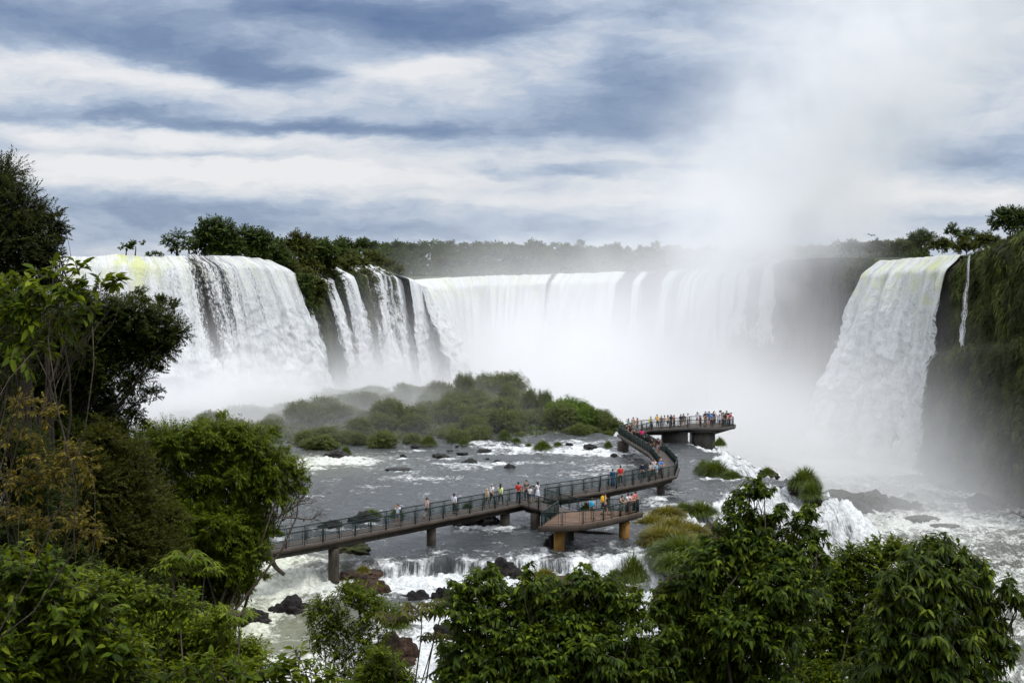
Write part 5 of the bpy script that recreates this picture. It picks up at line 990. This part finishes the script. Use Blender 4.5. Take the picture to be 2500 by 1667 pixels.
# --- cushions of grass and hanging plants on the cliffs
gm = green.copy(); gm[:, 0] = np.minimum(gm[:, 0], .9); w_ = np.where(gm > .5, gm, 0)*np.maximum(1, 0); zmid = CLV[..., 2]
pk = (w_*np.where(rightk > .3, 1., .9)).ravel(); tdist = CLV[..., 1].ravel(); pk = pk*np.where((Tt > 5.5) & (Tt < 12.2), 3., 1.).ravel(); pk = pk/np.maximum(tdist, 60); pk /= pk.sum(); pick = r.choice(pk.size, 21000, p=pk)
n0 = np.repeat(N0[:, None], nv, 1).reshape(-1, 3)[pick]; c0 = CLV.reshape(-1, 3)[pick]; cr = Crown()
per = 9; A = unit(n0[:, None]*.8+r.normal(size=(len(pick), per, 3))*.55+np.array([0, 0, -.35])); szz = r.uniform(.5, 1.5, (len(pick), per))*np.clip(tdist[pick]/260, .55, 1.2)[:, None]
V_, T_, k_ = leaves((c0[:, None]+r.normal(size=(len(pick), per, 3))*.35-n0[:, None]*.15).reshape(-1, 3), A.reshape(-1, 3), unit(n0[:, None]*.3+np.array([0, 0, 1.])+r.normal(size=(len(pick), per, 3))*.3).reshape(-1, 3), szz.reshape(-1), .22, .55, .2)
cr.add(V_, T_, k_, np.clip(np.repeat(.42+.75*fbm(c0*np.array([.16, .16, .09]), 3)+r.normal(0, .12, len(pick)), per), 0, 1))
tag(link('ground_cover', cr.mesh('ground_cover'), LM['cliffgreen']), 'hanging grass and moss on the cliffs', kind='stuff')
M['isletsoil'] = simple('dark_overgrown_soil', (.022, .032, .010), .9, .5, .7, .6)
# --- the bushy islet below the left waterfalls
isl = [G(*p, ZS)[:2] for p in [(560, 1075), (650, 1092), (800, 1096), (1000, 1086), (1200, 1066), (1400, 1060), (1525, 1046)]]
back = [np.array([16, 250.]), np.array([10, 272.]), np.array([-4, 290.]), np.array([-22, 292.]), np.array([-46, 270.]), np.array([-50, 225.])]
IP = np.array(isl+back)
gx_, gy_ = np.meshgrid(np.linspace(-56, 24, 110), np.linspace(186, 298, 110)); d_, in_ = poly_sd(gx_, gy_, IP, True); sd_ = np.where(in_, d_, -d_)
def islz(d): return ZS-1.2+2.5*sstep(-1.5, 26, d)
iz = islz(sd_)+.5*fbm(np.stack([gx_*.25, gy_*.25, gx_*0], -1), 3); ii = np.arange(gx_.size).reshape(gx_.shape); iq = np.stack([ii[:-1, :-1], ii[:-1, 1:], ii[1:, 1:], ii[1:, :-1]], -1).reshape(-1, 4)
keep = (sd_.ravel()[iq] > -2).any(1)
o = link('hill', npmesh('hill', np.stack([gx_, gy_, iz], -1).reshape(-1, 3), [iq[keep]], smooth=True), M['isletsoil']); tag(o, kind='structure')
pk = np.flatnonzero(in_.ravel() & (sd_.ravel() > .5)); pick = r.choice(pk, 5000); per = 9; c0 = np.stack([gx_.ravel()[pick], gy_.ravel()[pick], iz.ravel()[pick]], -1)+r.normal(size=(5000, 3))*np.array([.5, .5, .02])
A = unit(r.normal(size=(5000, per, 3))*.6+np.array([0, -.1, .8])); cr = Crown(); V_, T_, k_ = leaves(np.repeat(c0[:, None], per, 1).reshape(-1, 3), A.reshape(-1, 3), unit(r.normal(size=(5000*per, 3))+np.array([0, -.5, .5])), r.uniform(.4, 1.2, 5000*per), .2, .35, .2)
cr.add(V_, T_, k_, np.clip(np.repeat(r.normal(.42, .22, 5000), per), 0, 1)); tag(link('ground_cover', cr.mesh('ground_cover'), LM['mist']), 'low grass between the bushes of the islet', kind='stuff')
def bushmesh(seed, L=.34):
    rr = np.random.default_rng(seed); c = Crown(); SPb = dict(L=L, wr=.22, per=9, tw=2.2, droop=.5, cover=2.6, hi=False, bend=.25)
    for i in range(9):
        a = i*2.4; k = .62*math.sqrt((i+.3)/9); fill(c, np.array([math.cos(a)*k, math.sin(a)*k, .42+.42*(1-k*k)*rr.uniform(.6, 1.2)])*1.0, rr.uniform(.34, .5), {**SPb, 'L': L/2.2, 'cover': 2.4}, rr, 1., (1, 1, .95), rr.uniform(-.12, .12), None, None, .5)
    return c.mesh('bush')
BM = [bushmesh(i) for i in range(7)]; BB = [bushmesh(20+i) for i in range(2)]
for m_ in BM: m_.materials.append(LM['mist'])
for m_ in BB: m_.materials.append(LM['mistb'])
def bush(x, y, rad, h, label, bright=False, group='bushes on the misty islet'):
    d1, i1 = poly_sd(np.array([x]), np.array([y]), IP, True); z_ = float(islz(np.where(i1, d1, -d1))[0])-.25
    o = bpy.data.objects.new('bush', (BB if bright else BM)[rng.integers(0, 2 if bright else 7)]); COL.objects.link(o)
    o.location = (x, y, z_); o.scale = (rad, rad, h); o.rotation_euler = (0, 0, rng.uniform(0, 6)); return tag(o, label, 'bush', group)
def topbush(px, ytop, wpx, D, label, bright=False):
    c = P(px, ytop, D); rad = wpx*D/F/2; d1, i1 = poly_sd(c[:1], c[1:2], IP, True); zb_ = float(islz(np.where(i1, d1, -d1))[0])
    return bush(c[0], D, rad, max(1.2, (c[2]-zb_)/1.25), label, bright)
for a in [(1133, 908, 60, 252, 'tallest pointed bush standing out on the islet skyline'), (985, 932, 56, 262, 'round topped bush on the left of the islet skyline'), (1060, 962, 70, 250, 'bush below and left of the tallest pointed bush'), (1165, 945, 62, 248, 'bush tucked against the right side of the tallest bush'), (1240, 935, 60, 246, 'dark bush midway along the islet skyline'), (1292, 943, 50, 243, 'narrow upright bush on the islet skyline'), (1330, 950, 46, 242, 'bush just right of the narrow upright bush'), (1222, 905, 150, 286, 'pale wide bush dissolving into mist behind the islet'), (1180, 912, 90, 288, 'pale mound of leaves behind the tallest bush'), (635, 948, 170, 262, 'big grey bush mound standing alone in the left mist'), (700, 985, 150, 252, 'right flank bush of the big grey mound'), (575, 985, 90, 262, 'left flank bush of the big grey mound'), (455, 995, 130, 250, 'low grey bush mound furthest left in the mist'), (520, 1018, 80, 244, 'small grey bush between the two grey mounds'), (905, 965, 80, 254, 'misty bush left of the round topped bush'), (830, 985, 90, 250, 'misty low bush on the left islet slope'), (1440, 990, 70, 232, 'bright bush sloping down to the walkway'), (1490, 1015, 60, 229, 'last bush on the islet by the walkway corner')]:
    topbush(*a)
for a in [(1400, 962, 120, 236, 'wide bright green bush with flat leafy top on the right of the islet', True), (1360, 972, 70, 234, 'bright bush left of the wide flat topped bush', True), (1425, 985, 80, 231, 'bright bush in front of the wide flat topped bush', True)]: topbush(*a)
cand = []; rr = np.random.default_rng(11)
while len(cand) < 200:
    x, y = rr.uniform(-52, 18), rr.uniform(196, 285); d1, i1 = poly_sd(np.array([x]), np.array([y]), IP, True)
    if not i1[0] or d1[0] < .3: continue
    if any((x-a)**2+((y-b)*.6)**2 < 1.7 for a, b in cand): continue
    cand.append((x, y))
for x, y in cand:
    d1, _ = poly_sd(np.array([x]), np.array([y]), IP, True); k_ = min(1, d1[0]/14); rad = rr.uniform(1.0, 2.9)+.4*k_; h_ = rad*rr.uniform(.6, 1.15)
    bush(x, y, rad, h_, 'one of the rounded grey green bushes crowding the misty islet')
# --- a bird over the far rim
mb = MB(); c = P(2127, 575, 260); mb.tube([(-.28, 0, 0), (-.1, 0, .02), (.12, 0, .0), (.3, 0, -.03)], [.03, .09, .08, .02], 6)
mb.add([(.08, .05, .03), (-.12, .05, .03), (-.02, .45, .22), (.05, .80, .12), (.08, -.05, .03), (-.12, -.05, .03), (-.02, -.45, .22), (.05, -.80, .12)], [], [(0, 1, 2), (0, 2, 3), (4, 6, 5), (4, 7, 6)])
o = mb.build('bird', simple('dark_plumage', (.02, .02, .02), .7)); o.location = c; o.rotation_euler = (.2, .3, 1.2); tag(o, 'small dark bird flying above the far rim of the gorge', 'bird')
# ================================================================== SKY AND LIGHT
SUN_EL, SUN_AZ = R(62), R(120)          # azimuth measured from +Y towards +X
w = bpy.data.worlds.new('World'); sc.world = w; w.use_nodes = True
t = NT(w.node_tree)
dirv = t.n('ShaderNodeTexCoord').outputs['Generated']
sep = t.n('ShaderNodeSeparateXYZ', {0: dirv})
az = t.m('ARCTAN2', sep.outputs[0], sep.outputs[1]); el = t.m('ARCSINE', sep.outputs[2])
# cloud map in degrees: azimuth and elevation
azd = t.m('MULTIPLY', az, 57.2958); eld = t.m('MULTIPLY', el, 57.2958)
uvw = t.n('ShaderNodeCombineXYZ', {0: azd, 1: t.m('MULTIPLY', eld, 3.2), 2: 0.}).outputs[0]
wx = t.m('MULTIPLY', t.m('SUBTRACT', t.noise(uvw, .16, 5, .6), .5), 5.5)
wy = t.m('MULTIPLY', t.m('SUBTRACT', t.noise(t.vm('ADD', uvw, (37., 11., 5.)), .20, 5, .6), .5), 1.9)
ax = t.m('ADD', azd, wx); ay = t.m('ADD', eld, wy)
def D2(px, py): d = ray(px, py); return math.degrees(math.atan2(d[0], d[1])), math.degrees(math.atan2(d[2], math.hypot(d[0], d[1])))
blobs = [  # photo position of each cloud bank: x, y, half width, half height, tilt, darkness (+) or brightness (-)
    (250, 90, 420, 50, 8, .7), (700, 45, 1000, 60, 0, .42), (1050, 75, 330, 62, 6, .95), (620, 160, 200, 40, 14, .75), (1650, 215, 260, 75, 0, .85), (1450, 300, 380, 45, 0, .5),
    (500, 300, 620, 22, 0, .75), (1000, 320, 350, 25, 3, .55), (1330, 420, 420, 16, 0, .75), (560, 392, 300, 12, 0, .4), (420, 510, 420, 34, 0, .6), (1100, 560, 900, 26, 0, .45), (2350, 390, 220, 40, 0, .6), (1900, 20, 500, 30, 0, .35), (720, 20, 200, 25, 0, .5),
    (330, 190, 380, 34, 4, -.8), (1050, 170, 240, 34, -8, -.8), (700, 420, 800, 30, 0, -.9), (420, 345, 420, 22, 0, -.7), (1400, 110, 160, 60, -30, -.35), (1250, 480, 400, 20, 0, -.35), (2200, 480, 300, 30, 0, -.5), (1950, 480, 400, 60, 0, -.4)]
acc = None
for bx_, by_, bw, bh, tilt, amp_ in blobs:
    ca, ce = D2(bx_, by_); sw = math.degrees(bw/F); sh = math.degrees(bh/F); ct, st_ = math.cos(R(tilt)), math.sin(R(tilt))
    dx_ = t.m('SUBTRACT', ax, ca); dy_ = t.m('SUBTRACT', ay, ce)
    u_ = t.m('DIVIDE', t.m('ADD', t.m('MULTIPLY', dx_, ct), t.m('MULTIPLY', dy_, -st_)), sw)
    v_ = t.m('DIVIDE', t.m('ADD', t.m('MULTIPLY', dx_, st_), t.m('MULTIPLY', dy_, ct)), sh)
    g_ = t.m('MULTIPLY', t.m('EXPONENT', t.m('MULTIPLY', t.m('ADD', t.m('MULTIPLY', u_, u_), t.m('MULTIPLY', v_, v_)), -1.)), amp_)
    acc = g_ if acc is None else t.m('ADD', acc, g_)
fine = t.m('SUBTRACT', t.noise(t.n('ShaderNodeCombineXYZ', {0: ax, 1: t.m('MULTIPLY', ay, 3.0), 2: 2.}).outputs[0], .40, 8, .60), .5)
broad = t.m('SUBTRACT', t.noise(uvw, .11, 4, .5), .5)
dens = t.m('ADD', t.m('ADD', t.m('MULTIPLY', acc, .62), .43), t.m('ADD', t.m('MULTIPLY', fine, .8), t.m('MULTIPLY', broad, .5)))
high = t.mr(eld, 11, 24)                                   # overhead: an even bright overcast
dens = t.m('ADD', t.m('MULTIPLY', dens, t.m('SUBTRACT', 1., high)), t.m('MULTIPLY', t.m('ADD', .25, t.m('MULTIPLY', fine, .5)), high))
cloud = t.ramp(t.m('MULTIPLY', dens, .7), [(.035, (8.8, 8.8, 9.0)), (.21, (7.2, 7.5, 8.1)), (.385, (4.6, 5.4, 6.8)), (.56, (2.8, 3.6, 5.15)), (.73, (1.9, 2.65, 4.3)), (.95, (1.15, 1.85, 3.5))])
sky = t.n('ShaderNodeTexSky', sky_type='NISHITA', sun_disc=False, sun_elevation=SUN_EL, sun_rotation=SUN_AZ)
skyc = t.mix(.12, cloud, sky.outputs[0])
zen = t.n('ShaderNodeVectorMath', {0: skyc, 'Scale': t.m('ADD', 1., t.m('MULTIPLY', high, .9))}, operation='SCALE').outputs[0]   # an overcast sky is brightest overhead
bg = t.n('ShaderNodeBackground', {0: zen, 1: .1})
t.n('ShaderNodeOutputWorld', {0: bg})
sl = bpy.data.lights.new('sun', 'SUN'); sl.energy = 2.5; sl.angle = R(10); sl.color = (1, .98, .95)
so = bpy.data.objects.new('sun', sl); COL.objects.link(so)
sd = Vector((math.sin(SUN_AZ)*math.cos(SUN_EL), math.cos(SUN_AZ)*math.cos(SUN_EL), math.sin(SUN_EL)))
so.rotation_euler = sd.to_track_quat('Z', 'Y').to_euler(); so.location = (0, 0, 120)
# ---- spray and haze: real volumes of air
def vol(name, lo, hi, density_fn, color=(.995, .997, 1.), step=.9, aniso=.0):
    lo = np.array(lo, float); hi = np.array(hi, float); mb = MB()
    x0, y0, z0 = lo; x1, y1, z1 = hi
    mb.add([(x0, y0, z0), (x1, y0, z0), (x1, y1, z0), (x0, y1, z0), (x0, y0, z1), (x1, y0, z1), (x1, y1, z1), (x0, y1, z1)],
           [(3, 2, 1, 0), (4, 5, 6, 7), (0, 1, 5, 4), (1, 2, 6, 5), (2, 3, 7, 6), (3, 0, 4, 7)])
    m, t = mat(name); m.cycles.volume_step_rate = step
    co = t.n('ShaderNodeTexCoord').outputs['Object']; s_ = t.n('ShaderNodeSeparateXYZ', {0: co})
    d = density_fn(t, co, s_.outputs[0], s_.outputs[1], s_.outputs[2])
    pv = t.n('ShaderNodeVolumePrincipled', {'Color': color, 'Density': d, 'Anisotropy': aniso})
    t.n('ShaderNodeOutputMaterial', {'Volume': pv}); return tag(mb.build(name, m), kind='stuff')
def gauss(t, x, c, w):
    u = t.m('DIVIDE', t.m('SUBTRACT', x, c), w); return t.m('EXPONENT', t.m('MULTIPLY', t.m('MULTIPLY', u, u), -1.))
def gorge(t, co, x, y, z):
    n1 = t.noise(t.n('ShaderNodeMapping', {'Vector': co, 'Scale': (1, 1, .7)}).outputs[0], .045, 5, .6, .6)
    # dense pool of spray on the floor of the gorge
    floor = t.m('MULTIPLY', t.m('MULTIPLY', gauss(t, x, 28., 48.), gauss(t, y, 430., 75.)), t.m('EXPONENT', t.m('MULTIPLY', t.m('MAXIMUM', t.m('SUBTRACT', z, 12.), 0.), -.075)))
    pool = t.m('MULTIPLY', floor, t.mr(n1, .30, .62, .25, 1.))
    # plume leaning to the right as it rises
    n2 = t.noise(co, .10, 4, .6, .8)
    bil = t.m('ADD', t.m('MULTIPLY', n1, .65), t.m('MULTIPLY', n2, .35))
    cx = t.m('ADD', 60., t.m('MULTIPLY', t.m('SUBTRACT', z, 45.), .66)); ww = t.m('ADD', 19., t.m('MULTIPLY', t.m('SUBTRACT', z, 45.), .20))
    pl = t.m('MULTIPLY', t.m('MULTIPLY', gauss(t, x, cx, ww), gauss(t, y, 430., 38.)), t.mr(z, 25., 60., .15, 1.))
    pl = t.m('MULTIPLY', pl, t.m('MULTIPLY', t.mr(bil, .38, .64, .04, 1.), t.mr(z, 60., 150., 1., .4)))
    d = t.m('ADD', t.m('MULTIPLY', pool, .15), t.m('MULTIPLY', pl, .095))
    return t.m('SUBTRACT', d, .0006)
vol('mist', (-70, 270, 2.2), (190, 520, 175), gorge)
def leftspray(t, co, x, y, z):
    n1 = t.noise(co, .09, 4, .6, .5)
    a = t.m('MULTIPLY', t.m('MULTIPLY', gauss(t, x, -55., 19.), gauss(t, y, 260., 17.)), t.m('EXPONENT', t.m('MULTIPLY', t.m('MAXIMUM', t.m('SUBTRACT', z, 21.), 0.), -.26)))
    return t.m('SUBTRACT', t.m('MULTIPLY', t.m('MULTIPLY', a, t.mr(n1, .3, .65, .3, 1.)), .42), .001)
vol('mist', (-100, 222, 19), (8, 300, 46), leftspray)
def veil(t, co, x, y, z):                # thin spray drifting over the islet
    n1 = t.noise(co, .06, 4, .6, .5)
    a = t.m('MULTIPLY', t.m('MULTIPLY', gauss(t, x, -38., 26.), gauss(t, y, 245., 25.)), t.m('EXPONENT', t.m('MULTIPLY', t.m('MAXIMUM', t.m('SUBTRACT', z, 22.), 0.), -.27)))
    return t.m('SUBTRACT', t.m('MULTIPLY', t.m('MULTIPLY', a, t.mr(n1, .3, .68, .2, 1.)), .12), .0006)
vol('mist', (-95, 200, 19), (25, 300, 42), veil)
def cornerspray(t, co, x, y, z):
    n1 = t.noise(co, .08, 4, .6, .5)
    a = t.m('MULTIPLY', t.m('MULTIPLY', gauss(t, x, -30., 14.), gauss(t, y, 318., 22.)), t.m('EXPONENT', t.m('MULTIPLY', t.m('MAXIMUM', t.m('SUBTRACT', z, 20.), 0.), -.19)))
    return t.m('SUBTRACT', t.m('MULTIPLY', t.m('MULTIPLY', a, t.mr(n1, .3, .65, .35, 1.)), .22), .001)
vol('mist', (-75, 255, 17), (15, 385, 46), cornerspray)
def rightspray(t, co, x, y, z):
    n1 = t.noise(co, .06, 4, .6, .5)
    a = t.m('MULTIPLY', t.m('MULTIPLY', gauss(t, x, 66., 20.), gauss(t, y, 308., 56.)), t.m('EXPONENT', t.m('MULTIPLY', t.m('MAXIMUM', t.m('SUBTRACT', z, 2.), 0.), -.085)))
    return t.m('SUBTRACT', t.m('MULTIPLY', t.m('MULTIPLY', a, t.mr(n1, .3, .65, .3, 1.)), .062), .0008)
vol('mist', (20, 195, 2.2), (165, 430, 50), rightspray)
def hz(t, co, x, y, z): return t.n('ShaderNodeValue').outputs[0]
mb = MB(); x0, x1, y0, y1, z0, z1 = -330, 330, -30, 760, -3.5, 190
mb.add([(x0, y0, z0), (x1, y0, z0), (x1, y1, z0), (x0, y1, z0), (x0, y0, z1), (x1, y0, z1), (x1, y1, z1), (x0, y1, z1)], [(3, 2, 1, 0), (4, 5, 6, 7), (0, 1, 5, 4), (1, 2, 6, 5), (2, 3, 7, 6), (3, 0, 4, 7)])
HAZE = False
if HAZE:
    m, t = mat('haze'); t.n('ShaderNodeOutputMaterial', {'Volume': t.n('ShaderNodeVolumePrincipled', {'Color': (.93, .95, .98), 'Density': .00018})})
    tag(mb.build('haze', m), kind='stuff')
# ------------------------------------------------------------------ view
sc.view_settings.view_transform = 'Standard'; sc.view_settings.look = 'None'; sc.view_settings.exposure = 0; sc.view_settings.gamma = 1
sc.view_settings.use_curve_mapping = False
cy = sc.cycles
cy.use_denoising = True; cy.max_bounces = 8; cy.diffuse_bounces = 3; cy.glossy_bounces = 2; cy.transmission_bounces = 4; cy.transparent_max_bounces = 12; cy.volume_bounces = 6
cy.sample_clamp_indirect = 4; cy.caustics_reflective = False; cy.caustics_refractive = False
cy.volume_max_steps = 256
